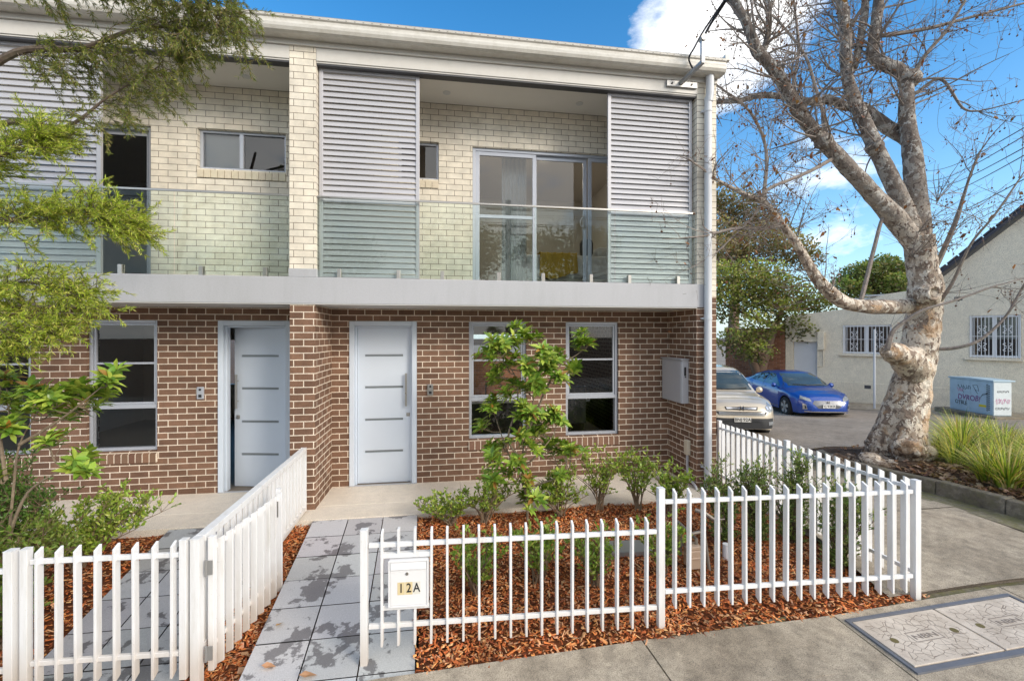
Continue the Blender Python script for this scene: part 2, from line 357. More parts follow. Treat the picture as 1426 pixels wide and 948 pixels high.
MAGP=[(0.53,5.09,2.15),(0.66,5.28,2.15),(0.78,5.17,2.17),(0.96,5.31,2.21),(1.04,5.33,2.16),(1.1,4.99,2.05),(1.16,4.96,1.97),(1.42,5.45,1.9),(1.6,5.11,2.11),(1.69,5.09,2.1),(1.66,5.55,1.8),(0.54,5.23,1.92),(0.7,5.45,2.0),(0.81,5.24,1.94),(0.74,5.33,1.83),(0.92,5.04,1.86),(0.61,5.33,1.76),(0.61,5.47,1.64),(0.8,5.26,1.62),(0.96,5.39,1.57),(1.07,5.35,1.52),(1.04,4.99,1.66),(0.58,5.41,1.41),(0.56,5.3,1.32),(0.88,5.13,1.36),(0.95,4.97,1.3),(0.45,5.47,1.08),(1.22,5.23,1.21),(1.39,5.38,1.12),(1.17,5.48,1.02),(0.55,5.38,0.86),(0.7,5.5,0.81),(0.87,5.19,0.99),(1.1,5.43,0.96),(0.97,5.22,0.87),(1.27,5.51,0.8),(1.49,5.48,0.77),(1.45,5.01,0.85),(1.31,5.03,1.72),(1.2,5.08,1.81),(0.6,5.53,0.68),(0.86,5.21,0.69),(1.48,5.33,0.78),(0.56,5.13,0.51),(0.99,5.25,0.44),(1.36,5.18,0.5),(1.04,5.16,0.26),(1.19,5.3,0.32),(0.8,5.3,0.51),(0.98,5.49,0.17),(0.54,5.36,0.82),(1.34,5.51,0.73)]
LMAGP=[(-3.81,4.44,1.64),(-3.74,4.5,1.54),(-3.7,4.37,1.4),(-3.32,4.17,1.67),(-3.46,4.44,1.54),(-3.38,4.49,1.66),(-3.26,4.46,1.75),(-3.13,4.33,1.64),(-3.27,4.39,1.54),(-3.41,4.18,1.76),(-3.15,4.43,1.68),(-3.73,4.33,1.84),(-2.87,4.21,1.84),(-3.44,4.12,1.06),(-3.76,4.44,0.82),(-3.64,4.5,1.05),(-3.03,4.13,1.1),(-3.2,4.42,1.12),(-3.53,4.26,1.18),(-3.58,4.16,1.21),(-3.36,4.22,0.88),(-3.81,4.41,0.77),(-3.74,4.45,0.63)]
# ------------------------------------------------------------------ camera, sun, sky
CAM = Vector((0, 0, 2.23)); YAW = R(8.51)
cd = bpy.data.cameras.new('camera'); cam = bpy.data.objects.new('camera', cd); COL.objects.link(cam)
cd.sensor_width = 36; cd.lens = 36*607.8/1426; cd.shift_y = -7.4/1426; cd.clip_start = .05; cd.clip_end = 3000
cam.location = CAM; cam.rotation_euler = (R(90), 0, -YAW); scene.camera = cam

SUN_DIR = Vector((.62, -.66, .42)).normalized()          # from the scene towards the sun
sd = bpy.data.lights.new('sun', 'SUN'); sun = bpy.data.objects.new('sun', sd); COL.objects.link(sun)
sd.energy = SUN_E; sd.angle = R(22); sd.color = (1.0, .90, .76)
sun.rotation_euler = SUN_DIR.to_track_quat('Z', 'Y').to_euler(); sun.location = (8, -8, 14)

w = bpy.data.worlds.new('World'); scene.world = w; w.use_nodes = True
t = w.node_tree; t.nodes.clear(); L = t.links.new
def wn(kind, **kw):
    x = t.nodes.new(kind)
    for k, v in kw.items():
        if k in x.inputs: x.inputs[k].default_value = v
        else: setattr(x, k, v)
    return x
sky = wn('ShaderNodeTexSky'); sky.sky_type = 'NISHITA'; sky.sun_disc = False
sky.sun_elevation = math.asin(SUN_DIR.z); sky.sun_rotation = math.atan2(SUN_DIR.x, SUN_DIR.y)
sky.air_density = 1.0; sky.dust_density = .6; sky.ozone_density = 2.0
tc = wn('ShaderNodeTexCoord')
def wmath(op, a, b=0.0, c=0.0):
    x = wn('ShaderNodeMath'); x.operation = op
    for s, v in zip(x.inputs, (a, b, c)):
        if hasattr(v, 'is_linked'): L(v, s)
        else: s.default_value = v
    return x.outputs[0]
def wramp(f, stops):
    x = wn('ShaderNodeValToRGB'); e = x.color_ramp.elements
    while len(e) < len(stops): e.new(.5)
    for el, (p, v) in zip(e, stops): el.position = p; el.color = (v, v, v, 1)
    L(f, x.inputs['Fac']); return x.outputs['Color']
def cone(d, a0, a1):                                     # soft patch of sky around a direction
    x = wn('ShaderNodeVectorMath'); x.operation = 'DOT_PRODUCT'; L(tc.outputs['Generated'], x.inputs[0]); x.inputs[1].default_value = Vector(d).normalized()
    m = wn('ShaderNodeMapRange'); m.interpolation_type = 'SMOOTHSTEP'
    L(x.outputs['Value'], m.inputs['Value']); m.inputs['From Min'].default_value = math.cos(R(a1)); m.inputs['From Max'].default_value = math.cos(R(a0))
    return m.outputs['Result']
mp = wn('ShaderNodeMapping'); mp.inputs['Scale'].default_value = (1, 1, 1.9); L(tc.outputs['Generated'], mp.inputs[0])
n1 = wn('ShaderNodeTexNoise', Scale=3.4, Detail=9.0, Roughness=.6); L(mp.outputs[0], n1.inputs['Vector'])
nb = wn('ShaderNodeTexNoise', Scale=11.0, Detail=6.0, Roughness=.6); L(mp.outputs[0], nb.inputs['Vector'])
sep = wn('ShaderNodeSeparateXYZ'); L(tc.outputs['Generated'], sep.inputs[0])
# cumulus behind the bare tree, haze low on the right, added fill-light cloud behind the camera
c1 = wmath('MAXIMUM', cone((.47, .70, .545), 1, 12), wmath('MULTIPLY', cone((.72, .70, .26), 3, 15), .40))
c2 = cone((.28, -.88, .40), 36, 108)  # unseen bright cloud dome, added to light the shaded house front
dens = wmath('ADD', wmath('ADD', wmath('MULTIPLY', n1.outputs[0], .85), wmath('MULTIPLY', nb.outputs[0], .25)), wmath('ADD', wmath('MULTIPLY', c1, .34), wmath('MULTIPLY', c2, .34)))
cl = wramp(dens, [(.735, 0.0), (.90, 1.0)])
hor = wmath('POWER', wmath('SUBTRACT', 1.0, wmath('MAXIMUM', sep.outputs[2], 0.0)), 4.2)
hs = wn('ShaderNodeHueSaturation', Saturation=SKY_SAT, Value=SKY_V); hs.inputs['Hue'].default_value = .497; L(sky.outputs[0], hs.inputs['Color'])
mx = wn('ShaderNodeMix'); mx.data_type = 'RGBA'; L(wmath('MULTIPLY', hor, .62), mx.inputs[0]); L(hs.outputs[0], mx.inputs[6]); mx.inputs[7].default_value = (4.6, 6.6, 8.4, 1)
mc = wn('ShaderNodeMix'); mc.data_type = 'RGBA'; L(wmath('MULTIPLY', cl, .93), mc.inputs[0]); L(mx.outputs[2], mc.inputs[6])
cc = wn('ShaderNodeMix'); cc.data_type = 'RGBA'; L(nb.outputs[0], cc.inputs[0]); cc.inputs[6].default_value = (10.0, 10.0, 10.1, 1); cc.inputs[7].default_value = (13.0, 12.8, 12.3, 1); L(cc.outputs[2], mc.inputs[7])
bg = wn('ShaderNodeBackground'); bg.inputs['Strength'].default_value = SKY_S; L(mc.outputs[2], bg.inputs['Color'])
wo = wn('ShaderNodeOutputWorld'); L(bg.outputs[0], wo.inputs['Surface'])
scene.view_settings.view_transform = 'Standard'; scene.view_settings.look = 'None'; scene.view_settings.exposure = 0; scene.view_settings.gamma = 1
scene.render.engine = 'CYCLES'; scene.cycles.max_bounces = 10; scene.cycles.transparent_max_bounces = 24; scene.cycles.use_denoising = True
scene.cycles.sample_clamp_indirect = 6

# ------------------------------------------------------------------ ground, streets, footpaths
def T(x, y):
    z = -.10 + .045*max(-9, min(4.7, x)) + .02*(max(-1, min(4.5, y))-3.2)
    if y > 4.5: z -= .06*(min(y, 22)-4.5)
    return z
def crown_road(x, y): return T(x, y)-.045
m = MB(); m.grid(-400, 400, -400, 400, 100, 100, lambda x, y: T(x, y)-.75 if abs(x) < 60 and abs(y) < 60 else T(x, y)-.3)
struct('ground', m, M['litter'])
m = MB(); m.grid(3.9, 140, 3.0, 140, 136, 137, lambda x, y: crown_road(x, y))
struct('side_street', m, M['road'])
m = MB(); m.grid(-140, 140, -9.5, -1.0, 140, 8, lambda x, y: T(x, y)-.13)
struct('front_street', m, M['road'])
# front footpath: separate cast slabs with open joints
m = MB()
joints = [(-12, -12), (-9, -9), (-6.2, -6.2), (-3.4, -3.3), (-.80, -.50), (1.44, 1.66), (3.00, 2.92), (4.62, 4.66), (6.35, 6.4)]
back = [3.10, 3.10, 3.12, 3.14, 3.10, 3.07, 3.02, 3.04, 3.0]
for (a, b), ya, yb in zip(zip(joints, joints[1:]), back, back[1:]):
    for j in range(8):
        vs = []
        for i in range(7):
            for jj in (j, j+1):
                s = i/6; yt = lerp(ya, yb, s); y = lerp(-1.0, yt, jj/8)
                f = jj/8; x0 = lerp(a[1], a[0], f)+.006; x1 = lerp(b[1], b[0], f)-.006
                x = lerp(x0, x1, s); vs.append((x, y, T(x, y)+random.uniform(-.002, .002)*(0 < i < 6)))
        m.add(vs, [(2*i, 2*i+2, 2*i+3, 2*i+1) for i in range(6)])
tag(build('footpath', m, M['foot'], solid=.12), kind='structure')
bpy.context.scene.objects['footpath'].modifiers[0].offset = -1
m = MB(); m.grid(-12, 6.4, -1.0, 3.12, 20, 6, lambda x, y: T(x, y)-.03); struct('footpath_base', m, M['gutterstrip'])
# side footpath slabs
m = MB()
ed = [(3.10, 3.62, 6.05), (4.46, 3.98, 6.12), (6.3, 4.05, 6.10), (8.3, 4.2, 6.0), (11, 4.3, 6.1), (14, 4.4, 6.6), (18, 4.6, 7.4)]
for (y0, a0, b0), (y1, a1, b1) in zip(ed, ed[1:]):
    n = 6
    for i in range(n):
        s0, s1 = i/n, (i+1)/n; g = .008
        q = [(lerp(a0, b0, s0), y0+g), (lerp(a0, b0, s1), y0+g), (lerp(a1, b1, s1), y1-g), (lerp(a1, b1, s0), y1-g)]
        m.quad(*[(x, y, T(x, y)+.004) for x, y in q])
struct('side_footpath', m, M['foot'])
# mossy drain strip and the kerb round the planted bed
def strip(pts, wid, zf, thick=None):
    mm = MB()
    for (x0, y0), (x1, y1) in zip(pts, pts[1:]):
        mm.quad(*[(x, y, zf(x, y)) for x, y in ((x0-wid, y0), (x0, y0), (x1, y1), (x1-wid, y1))])
    return mm
kl = [(6.50, 1.2), (6.50, 2.4), (6.48, 3.4), (6.45, 4.2), (6.40, 4.9), (6.34, 5.5), (6.30, 6.1), (6.34, 6.5), (6.55, 6.95)]
struct('drain_strip', strip(kl, .36, lambda x, y: T(x, y)+.009), M['gutterstrip'])
m = MB()
for i, ((x0, y0), (x1, y1)) in enumerate(zip(kl, kl[1:])):
    g = .004; y0 += g; y1 -= g; dz = random.uniform(-.006, .006)
    a = [(x0, y0), (x0+.15, y0), (x1+.15, y1), (x1, y1)]
    lo = [(x, y, T(x, y)-.1) for x, y in a]; hi = [(x+(.018 if k in (0, 3) else 0), y, T(x, y)+.185+dz) for k, (x, y) in enumerate(a)]
    m.add(lo+hi, [(0,3,2,1),(4,5,6,7),(0,1,5,4),(1,2,6,5),(2,3,7,6),(3,0,4,7)])
tag(build('kerb', m, M['kerb'], bevel=.015), kind='structure')
def bed_z(x, y):
    k = max(0, 1-((x-7.4)**2+(y-6.2)**2)/1.2)
    return T(x, y)+.135+.10*k+.02*math.sin(x*5+y*3)*math.sin(y*7)
bed_poly = lambda x, y: True
m = MB(); m.grid(6.6, 11.5, 1.2, 7.3, 60, 70, bed_z); struct('tree_bed', m, M['litter'], smooth=True)
# far kerb and far footpath along the beige house
W0 = Vector((16.1, 15.17)); WD = Vector((.553, -.833)); WN = Vector((-.833, -.553))      # along the wall, out of the wall
def wp(s, o, z): p = W0+WD*s+WN*o; return (p.x, p.y, z)
def wz(s): return lerp(-.47, -.32, s/4.34)
m = MB(); k = MB()
for i in range(16):
    s0, s1 = -9+i*1.3, -9+(i+1)*1.3-.01
    m.quad(wp(s0, 1.75, wz(s0)-.0), wp(s1, 1.75, wz(s1)), wp(s1, .0, wz(s1)+.03), wp(s0, .0, wz(s0)+.03))
    a = [wp(s0, 1.93, 0), wp(s1, 1.93, 0), wp(s1, 1.752, 0), wp(s0, 1.752, 0)]
    z0, z1 = wz(s0), wz(s1)
    lo = [(a[0][0], a[0][1], z0-.4), (a[1][0], a[1][1], z1-.4), (a[2][0], a[2][1], z1-.4), (a[3][0], a[3][1], z0-.4)]
    hi = [(p[0], p[1], z) for p, z in zip(a, (z0, z1, z1, z0))]
    k.add(lo+hi, [(0,1,2,3),(7,6,5,4),(4,5,1,0),(5,6,2,1),(6,7,3,2),(7,4,0,3)])
struct('far_footpath', m, M['foot']); tag(build('far_kerb', k, M['kerb'], bevel=.012), kind='structure')

# ------------------------------------------------------------------ porch, paved paths, mulch beds
def hole_wall(m, x0, x1, z0, z1, yf, yb, ops):
    xs = sorted({x0, x1, *[o[0] for o in ops], *[o[1] for o in ops]}); zs = sorted({z0, z1, *[o[2] for o in ops], *[o[3] for o in ops]})
    for a, b in zip(xs, xs[1:]):
        for c, d in zip(zs, zs[1:]):
            cx, cz = (a+b)/2, (c+d)/2
            if any(o[0] < cx < o[1] and o[2] < cz < o[3] for o in ops): continue
            m.quad((a,yf,c),(b,yf,c),(b,yf,d),(a,yf,d)); m.quad((b,yb,c),(a,yb,c),(a,yb,d),(b,yb,d))
    for a, b, c, d in ops:
        m.quad((a,yf,d),(b,yf,d),(b,yb,d),(a,yb,d)); m.quad((a,yb,c),(b,yb,c),(b,yf,c),(a,yf,c))
        m.quad((a,yf,c),(a,yf,d),(a,yb,d),(a,yb,c)); m.quad((b,yb,c),(b,yb,d),(b,yf,d),(b,yf,c))

m = MB()
for a, b in ((-7.9, -4.603), (-4.6, -1.813), (-1.81, .197), (.2, 2.097), (2.1, 3.62)): m.box(a, b, 5.57, 6.0, -.35, 0); m.box(a, b, 6.003, 6.73, -.35, 0)
tag(build('porch_floor', m, M['porch'], bevel=.004), kind='structure')
def pave_mat():
    k = N('wet_pavers'); a = k.n('ShaderNodeAttribute', attribute_name='Col').outputs['Color']; p = k.pos()
    fine = k.noise(150, 3, p).outputs[0]; n1 = k.noise(3.1, 7, p, .62).outputs[0]; n2 = k.noise(16, 5, p, .6).outputs[0]
    wet = k.ramp(k.math('ADD', k.math('MULTIPLY', n1, .82), k.math('MULTIPLY', n2, .18)), [(.535, (0,0,0)), (.555, (1,1,1))])
    c = k.mix(1.0, a, k.ramp(fine, [(.3, (.8,.8,.8)), (.65, (1.08,1.08,1.08))]), 'MULTIPLY')
    c = k.mix(wet, c, k.mix(1.0, c, (.40,.39,.40), 'MULTIPLY'))
    r = k.math('SUBTRACT', .75, k.math('MULTIPLY', wet, .35))
    return k.done(k.bsdf(c, r, nrm=k.bump(fine, .3, .002), spec=.35))
M['paver'] = pave_mat()
def path_z(y): return .055*(y-5.56)-.012 if y < 5.56 else -.012
def path2_z(y): return .088*(y-5.56)-.015
def paved(name, L0, L1, R0, R1, cols, y0, y1, zf, tone, label_dark=False):
    m = MB(); rows = int(abs(y1-y0)/.40)+1; g = .005
    base = MB(); base.quad((L1[0], y1, zf(y1)-.03), (R1[0], y1, zf(y1)-.03), (R0[0], y0, zf(y0)-.03), (L0[0], y0, zf(y0)-.03))
    for r in range(rows):
        ya = y0-r*.40; yb = max(y1, ya-.40)
        if ya-yb < .02: continue
        for c in range(cols):
            def px(y, s): f = (y0-y)/(y0-y1); return lerp(lerp(L0[0], L1[0], f), lerp(R0[0], R1[0], f), s)
            s0, s1 = c/cols, (c+1)/cols; dz = random.uniform(-.002, .002); col = jit(tone, .08)
            q = [(px(yb, s0)+g, yb+g), (px(yb, s1)-g, yb+g), (px(ya, s1)-g, ya-g), (px(ya, s0)+g, ya-g)]
            lo = [(x, y, zf(y)-.05) for x, y in q]; hi = [(x, y, zf(y)+dz) for x, y in q]
            m.add(hi, [(0,1,2,3)], col); m.add(lo+hi, [(0,1,5,4),(1,2,6,5),(2,3,7,6),(3,0,4,7)], (.05,.05,.05))
    struct(name+'_base', base, M['soil']); return struct(name, m, M['paver'])
paved('paved_path', (-1.60,), (-1.405,), (-.36,), (-.215,), 3, 5.566, 3.09, path_z, (.52,.515,.525))
paved('side_unit_path', (-3.17,), (-2.93,), (-1.98,), (-1.86,), 3, 5.566, 3.3, path2_z, (.42,.42,.43))
def mulch_z(x, y):
    if x < -1.3:
        f = (5.57-y)/2.3; z = -.06-.17*f
    else:
        f = min(1, max(0, (5.57-y)/2.45)); z = lerp(-.06+.012*max(0, x), T(x, 3.1)-.012, f)
    return z+.018*math.sin(x*4.1+y*2.3)*math.sin(y*5.2-x)
def in_poly(x, y, P):
    c = False; j = len(P)-1
    for i in range(len(P)):
        if (P[i][1] > y) != (P[j][1] > y) and x < (P[j][0]-P[i][0])*(y-P[i][1])/(P[j][1]-P[i][1])+P[i][0]: c = not c
        j = i
    return c
BEDS = [[(-.35, 5.56), (-.205, 3.09), (1.64, 3.05), (3.05, 3.0), (3.93, 3.06), (4.02, 5.9), (3.6, 5.9), (3.6, 5.56)],
        [(-1.93, 5.56), (-1.84, 3.12), (-1.42, 3.09), (-1.60, 5.56)],
        [(-6.5, 5.56), (-6.5, 3.2), (-2.92, 3.2), (-3.17, 5.56)]]
m = MB()
for P in BEDS:
    xs = [p[0] for p in P]; ys = [p[1] for p in P]; st = .07
    x = min(xs)
    while x < max(xs):
        y = min(ys)
        while y < max(ys):
            if in_poly(x+st/2, y+st/2, P): m.quad(*[(a, b, mulch_z(a, b)-.008) for a, b in ((x, y), (x+st, y), (x+st, y+st), (x, y+st))])
            y += st
        x += st
struct('mulch_soil', m, M['soil'])
m = MB()
from mathutils import noise as _mn
mnz = _mn.noise
pal = [(.56,.30,.16), (.66,.215,.062), (.60,.175,.05), (.52,.14,.04), (.40,.10,.032), (.72,.30,.10), (.22,.06,.022), (.78,.42,.20)]
for P, n in zip(BEDS, (24000, 3200, 11000)):
    xs = [p[0] for p in P]; ys = [p[1] for p in P]; k = 0
    while k < n:
        x = random.uniform(min(xs), max(xs)); y = random.uniform(min(ys), max(ys))
        if not in_poly(x+random.gauss(0, .012), y+random.gauss(0, .015), P): continue
        k += 1; z = mulch_z(x, y)+random.uniform(-.004, .016)
        l = random.uniform(.010, .042) if random.random() < .85 else random.uniform(.042, .085); wd = random.uniform(.005, .021); a = random.uniform(0, 6.28)
        d = Vector((math.cos(a), math.sin(a), random.uniform(-.45, .45)))*l*.5; s = Vector((-math.sin(a), math.cos(a), random.uniform(-.6, .6)))*wd*.5
        c = Vector((x, y, z)); u = d.cross(s).normalized()*.004; e = random.uniform(.5, 1)
        kk = .78+.55*mnz(Vector((x*1.7, y*1.9, 1)))+.3*mnz(Vector((x*6, y*6, 3))); m.add([c-d-s, c+d-s*e, c+d*.9+s*e, c-d+s*.8, c+u], [(0,1,4), (1,2,4), (2,3,4), (3,0,4)], tuple(v*max(.5, kk+.15) for v in jit(random.choice(pal), .24)))
tag(build('bark_mulch', m, M['chips']), 'loose red brown bark chips covering the garden beds behind the fence', 'mulch', kind='stuff')
# fallen dry leaves lying on the paths
def dry_leaf(m, p, s, col, tilt=.35):
    a = random.uniform(0, 6.28); d = Vector((math.cos(a), math.sin(a), random.uniform(-tilt, tilt)))*s; w = Vector((-math.sin(a), math.cos(a), random.uniform(-tilt, tilt)))*s*.55
    p = Vector(p); up = Vector((0, 0, s*.25))
    m.add([p-d, p-d*.2+w+up, p+d*.35+w*.75, p+d, p+d*.35-w*.75+up, p-d*.2-w, p], [(0,6,1),(1,6,2),(2,6,3),(3,6,4),(4,6,5),(5,6,0)], col)
# ------------------------------------------------------------------ the townhouse
YW = 6.728
H = thing('townhouse', 'two storey brick terrace with cream brick upper floor, brown brick porch and glass balcony', 'house', (0, 6.728, 0))
op_lo = [(-6.36, -5.502, .63, 2.44), (-4.841, -3.978, .63, 2.44), (-3.199, -2.23, 0, 2.44), (-1.421, -.445, 0, 2.44), (.338, 1.234, .63, 2.44), (1.871, 2.75, .63, 2.44)]
m = MB(); hole_wall(m, -8, 3.60, -.3, 2.80, YW, 6.95, op_lo)
m.box(3.60, 3.912, 5.89, 14, -.6, 2.795)                           # side wall ending in the porch fin
m.box(-1.968, -1.663, 5.89, 6.73, 0.001, 2.80)                     # wing wall between the two porches
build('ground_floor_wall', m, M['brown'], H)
op_up = [(-6.4, -4.059, 2.97, 5.13), (-3.47, -2.302, 4.58, 5.15), (-.72, -.119, 4.59, 5.163), (.393, 2.83, 2.97, 5.13)]
m = MB(); hole_wall(m, -8, 3.61, 2.971, 5.85, YW, 6.95, op_up)
m.box(3.61, 3.912, 5.89, 14, 2.797, 5.93)
m.box(-1.972, -1.653, 5.89, 6.73, 2.971, 5.905)
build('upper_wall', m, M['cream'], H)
m = MB(); m.box(-1.98, -1.645, 5.878, 6.6, 2.972, 3.075)
build('pillar_base', m, M['slab'], H, bevel=.003)
m = MB(); m.box(-8, 3.735, 5.868, 6.95, 2.632, 2.969)
build('balcony_slab', m, M['slab'], H, bevel=.006)
m = MB(); m.box(-8, 3.6, 5.875, 6.727, 2.622, 2.634); build('porch_soffit', m, M['soffit'], H)
m = MB(); m.box(-8, 3.61, 6.02, 6.95, 5.752, 5.80); build('balcony_ceiling', m, M['ceil'], H)
m = MB(); m.box(-8, -1.975, 5.888, 6.03, 5.735, 5.898); m.box(-1.65, 3.61, 5.888, 6.03, 5.735, 5.898)
m.box(-8, 3.915, 5.862, 6.04, 5.90, 5.992); m.box(-8, -1.975, 5.90, 6.03, 5.715, 5.733); m.box(-1.65, 3.61, 5.90, 6.03, 5.715, 5.733)
build('fascia_board', m, M['fascia'], H, bevel=.003)
m = MB(); m.box(-8, -1.975, 5.905, 6.02, 5.695, 5.714); m.box(-1.65, 3.61, 5.905, 6.02, 5.695, 5.714); build('screen_track', m, M['dark'], H)
m = MB(); prof = [(5.86, 5.966), (5.735, 5.958), (5.700, 5.975), (5.682, 6.01), (5.678, 6.045), (5.690, 6.075), (5.690, 6.105), (5.672, 6.118), (5.668, 6.142), (5.676, 6.15), (5.690, 6.146), (5.698, 6.11), (5.86, 6.11)]
m.prism(prof, 'x', -8, 3.935)
build('gutter', m, M['gutter'], H)
m = MB(); m.prism([(5.72, 6.152), (14.2, 6.65), (14.2, 6.69), (5.70, 6.172)], 'x', -8, 3.99)
for i in range(40): x = -7.8+i*.3; m.bar((x, 6.4, 6.222), (x, 14.2, 6.70), .04, .03)
m.box(3.93, 4.0, 5.70, 5.78, 6.15, 6.23)
build('roof', m, M['fascia'], H)
m = MB(); m.tube([(3.752, 5.80, 5.97), (3.752, 5.80, 5.72), (3.745, 5.815, 5.60)], .056, 16); m.tube([(3.738, 5.82, 5.66), (3.735, 5.82, -.1)], .052, 18)
for z in (5.45, 2.45, .3): m.tube([(3.735, 5.82, z), (3.735, 5.82, z+.045)], .058, 18); m.box(3.66, 3.81, 5.85, 5.89, z+.01, z+.035)
build('downpipe', m, M['pipe'], H, smooth=False)
# room shells behind the openings
m = MB()
for x0, x1 in ((-7.9, -1.83), (-1.78, 3.6)):
    m.quad((x0, 6.95, 2.6), (x1, 6.95, 2.6), (x1, 12.8, 2.6), (x0, 12.8, 2.6)); m.quad((x0, 6.95, 5.68), (x1, 6.95, 5.68), (x1, 11, 5.68), (x0, 11, 5.68))
    m.quad((x0, 11, 2.97), (x1, 11, 2.97), (x1, 11, 5.68), (x0, 11, 5.68))
    for x in (x0, x1):
        m.quad((x, 6.95, 0), (x, 12.8, 0), (x, 12.8, 2.6), (x, 6.95, 2.6)); m.quad((x, 6.95, 2.97), (x, 11, 2.97), (x, 11, 5.68), (x, 6.95, 5.68))
hole_wall(m, -7.9, 3.6, 0, 2.6, 12.8, 13.0, [(.2, 2.3, .02, 2.25), (-6.0, -4.9, .9, 2.1)])
m.box(.16, .24, 6.96, 9.3, 2.975, 5.67)
build('inner_walls', m, M['intwall'], H)
m = MB(); m.quad((-7.9, 6.75, .004), (3.6, 6.75, .004), (3.6, 12.9, .004), (-7.9, 12.9, .004)); m.quad((-7.9, 6.96, 2.975), (3.6, 6.96, 2.975), (3.6, 11, 2.975), (-7.9, 11, 2.975))
build('inner_floor', m, M['intdark'], H)

# doors -----------------------------------------------------------
def door_frame(x0, x1):
    m = MB()
    for (a, b) in ((x0+.002, x0+.072), (x1-.072, x1-.002)):
        m.box(a, b, 6.708, 6.86, .001, 2.436)
    m.box(x0+.073, x1-.073, 6.708, 6.86, 2.366, 2.436)
    for (a, b) in ((x0+.073, x0+.10), (x1-.10, x1-.073)): m.box(a, b, 6.765, 6.86, .001, 2.364)
    m.box(x0+.101, x1-.101, 6.765, 6.86, 2.338, 2.364)
    return build('door_frame', m, M['door'], H, bevel=.004)
f1 = door_frame(-1.421, -.445); f2 = door_frame(-3.199, -2.23)
SLOT_Z = (1.925, 1.448, .962, .483)
def leaf_mb(x0, x1, y0, y1):
    m = MB(); zs = [.012, 2.336]; z = .012
    sx0, sx1 = x0+.105, x1-.105
    for c in sorted(SLOT_Z):
        m.box(x0, x1, y0, y1, z, c-.018); m.box(x0, sx0, y0, y1, c-.018, c+.018); m.box(sx1, x1, y0, y1, c-.018, c+.018); m.box(sx0, sx1, y0+.012, y1, c-.018, c+.018); z = c+.018
    m.box(x0, x1, y0, y1, z, 2.336); return m, sx0, sx1
def door_hardware(leaf, hx, y0, sx0, sx1, lx):
    for c in SLOT_Z:
        s = MB(); s.box(sx0+.004, sx1-.004, y0+.006, y0+.011, c-.014, c+.014); build('slot_inlay', s, M['slot'], leaf, local=True)
    h = MB(); h.bar((hx, y0-.05, 1.16), (hx, y0-.05, 1.655), .03, .018, up=(0,1,0))
    for z in (1.26, 1.56): h.tube([(hx, y0, z), (hx, y0-.048, z)], .008, 8)
    build('pull_handle', h, M['steel'], leaf, local=True, bevel=.002)
    k = MB(); k.box(lx-.026, lx+.026, y0-.006, y0, 1.0, 1.055); k.tube([(lx, y0-.006, 1.027), (lx, y0-.024, 1.027)], .015, 14); build('lock', k, M['steel'], leaf, local=True, bevel=.002)
x0, x1 = -1.318, -.548
lm, s0, s1 = leaf_mb(x0-(-.55), x1-(-.55), 0, .045)
ld = build('front_door', lm, M['door'], H, local=True); ld.location = (-.55, 6.80-6.728, 0); ld['label'] = 'closed pale blue front door'
door_hardware(ld, -.028-.03, 0, s0, s1, -.03)
lm, s0, s1 = leaf_mb(-.77, 0, 0, .045)
ld2 = build('front_door', lm, M['door'], H, local=True); ld2.location = (-2.332, 6.815-6.728, 0); ld2.rotation_euler = (0, 0, R(-11)); ld2['label'] = 'pale blue front door standing ajar'
door_hardware(ld2, -.715, 0, s0, s1, -.715)
for a, b in ((-1.42, -.447), (-3.198, -2.231)): m = MB(); m.box(a, b, 6.70, 6.735, .001, .012); build('door_sill', m, M['slab'], H)

# windows ---------------------------------------------------------
def bars_frame(m, x0, x1, z0, z1, y0, y1, w):
    m.box(x0, x0+w, y0, y1, z0, z1); m.box(x1-w, x1, y0, y1, z0, z1); m.box(x0+w+.0005, x1-w-.0005, y0, y1, z0, z0+w); m.box(x0+w+.0005, x1-w-.0005, y0, y1, z1-w, z1)
def sash_window(x0, x1):
    z0, z1 = .634, 2.437
    m = MB(); bars_frame(m, x0+.003, x1-.003, z0, z1, 6.765, 6.86, .04)
    m.box(x0+.044, x1-.044, 6.768, 6.855, 1.212, 1.268)
    fr = build('window', m, M['alu'], H, bevel=.003)
    s = MB(); bars_frame(s, x0+.046, x1-.046, 1.270, z1-.042, 6.785, 6.83, .028); s.box(x0+.076, x1-.076, 6.788, 6.828, 1.825, 1.853); build('sash', s, M['alu'], fr, bevel=.002)
    g = MB(); g.quad((x0+.055, 6.812, 1.28), (x1-.055, 6.812, 1.28), (x1-.055, 6.812, z1-.05), (x0+.055, 6.812, z1-.05)); g.quad((x0+.053, 6.822, z0+.05), (x1-.053, 6.822, z0+.05), (x1-.053, 6.822, 1.205), (x0+.053, 6.822, 1.205))
    build('pane', g, M['glass'], fr)
    c = MB(); n = 10; wd = (x1-x0)/n
    for i in range(n):
        a, b = x0+i*wd+.0065, x0+(i+1)*wd-.0065; col = jit(random.choice([(.215,.122,.08), (.17,.095,.063), (.24,.137,.09)]), .12)
        vs = [(a, 6.700, .470), (b, 6.700, .470), (b, 6.700, .590), (a, 6.700, .590), (a, 6.78, .470), (b, 6.78, .470), (b, 6.78, .628), (a, 6.78, .628)]
        c.add(vs, [(0,1,2,3),(3,2,6,7),(1,5,6,2),(4,0,3,7),(0,4,5,1)], col)
    c.add([(x0-.004, 6.704, .474), (x1+.004, 6.704, .474), (x1+.004, 6.704, .5875), (x0-.004, 6.704, .5875), (x1+.004, 6.78, .6245), (x0-.004, 6.78, .6245), (x0-.004, 6.78, .474), (x1+.004, 6.78, .474)], [(0,1,2,3),(3,2,4,5),(6,0,3,5),(1,7,4,2)], (.80,.70,.58))
    build('brick_sill', c, M['sill_brown'], fr, bevel=.0)
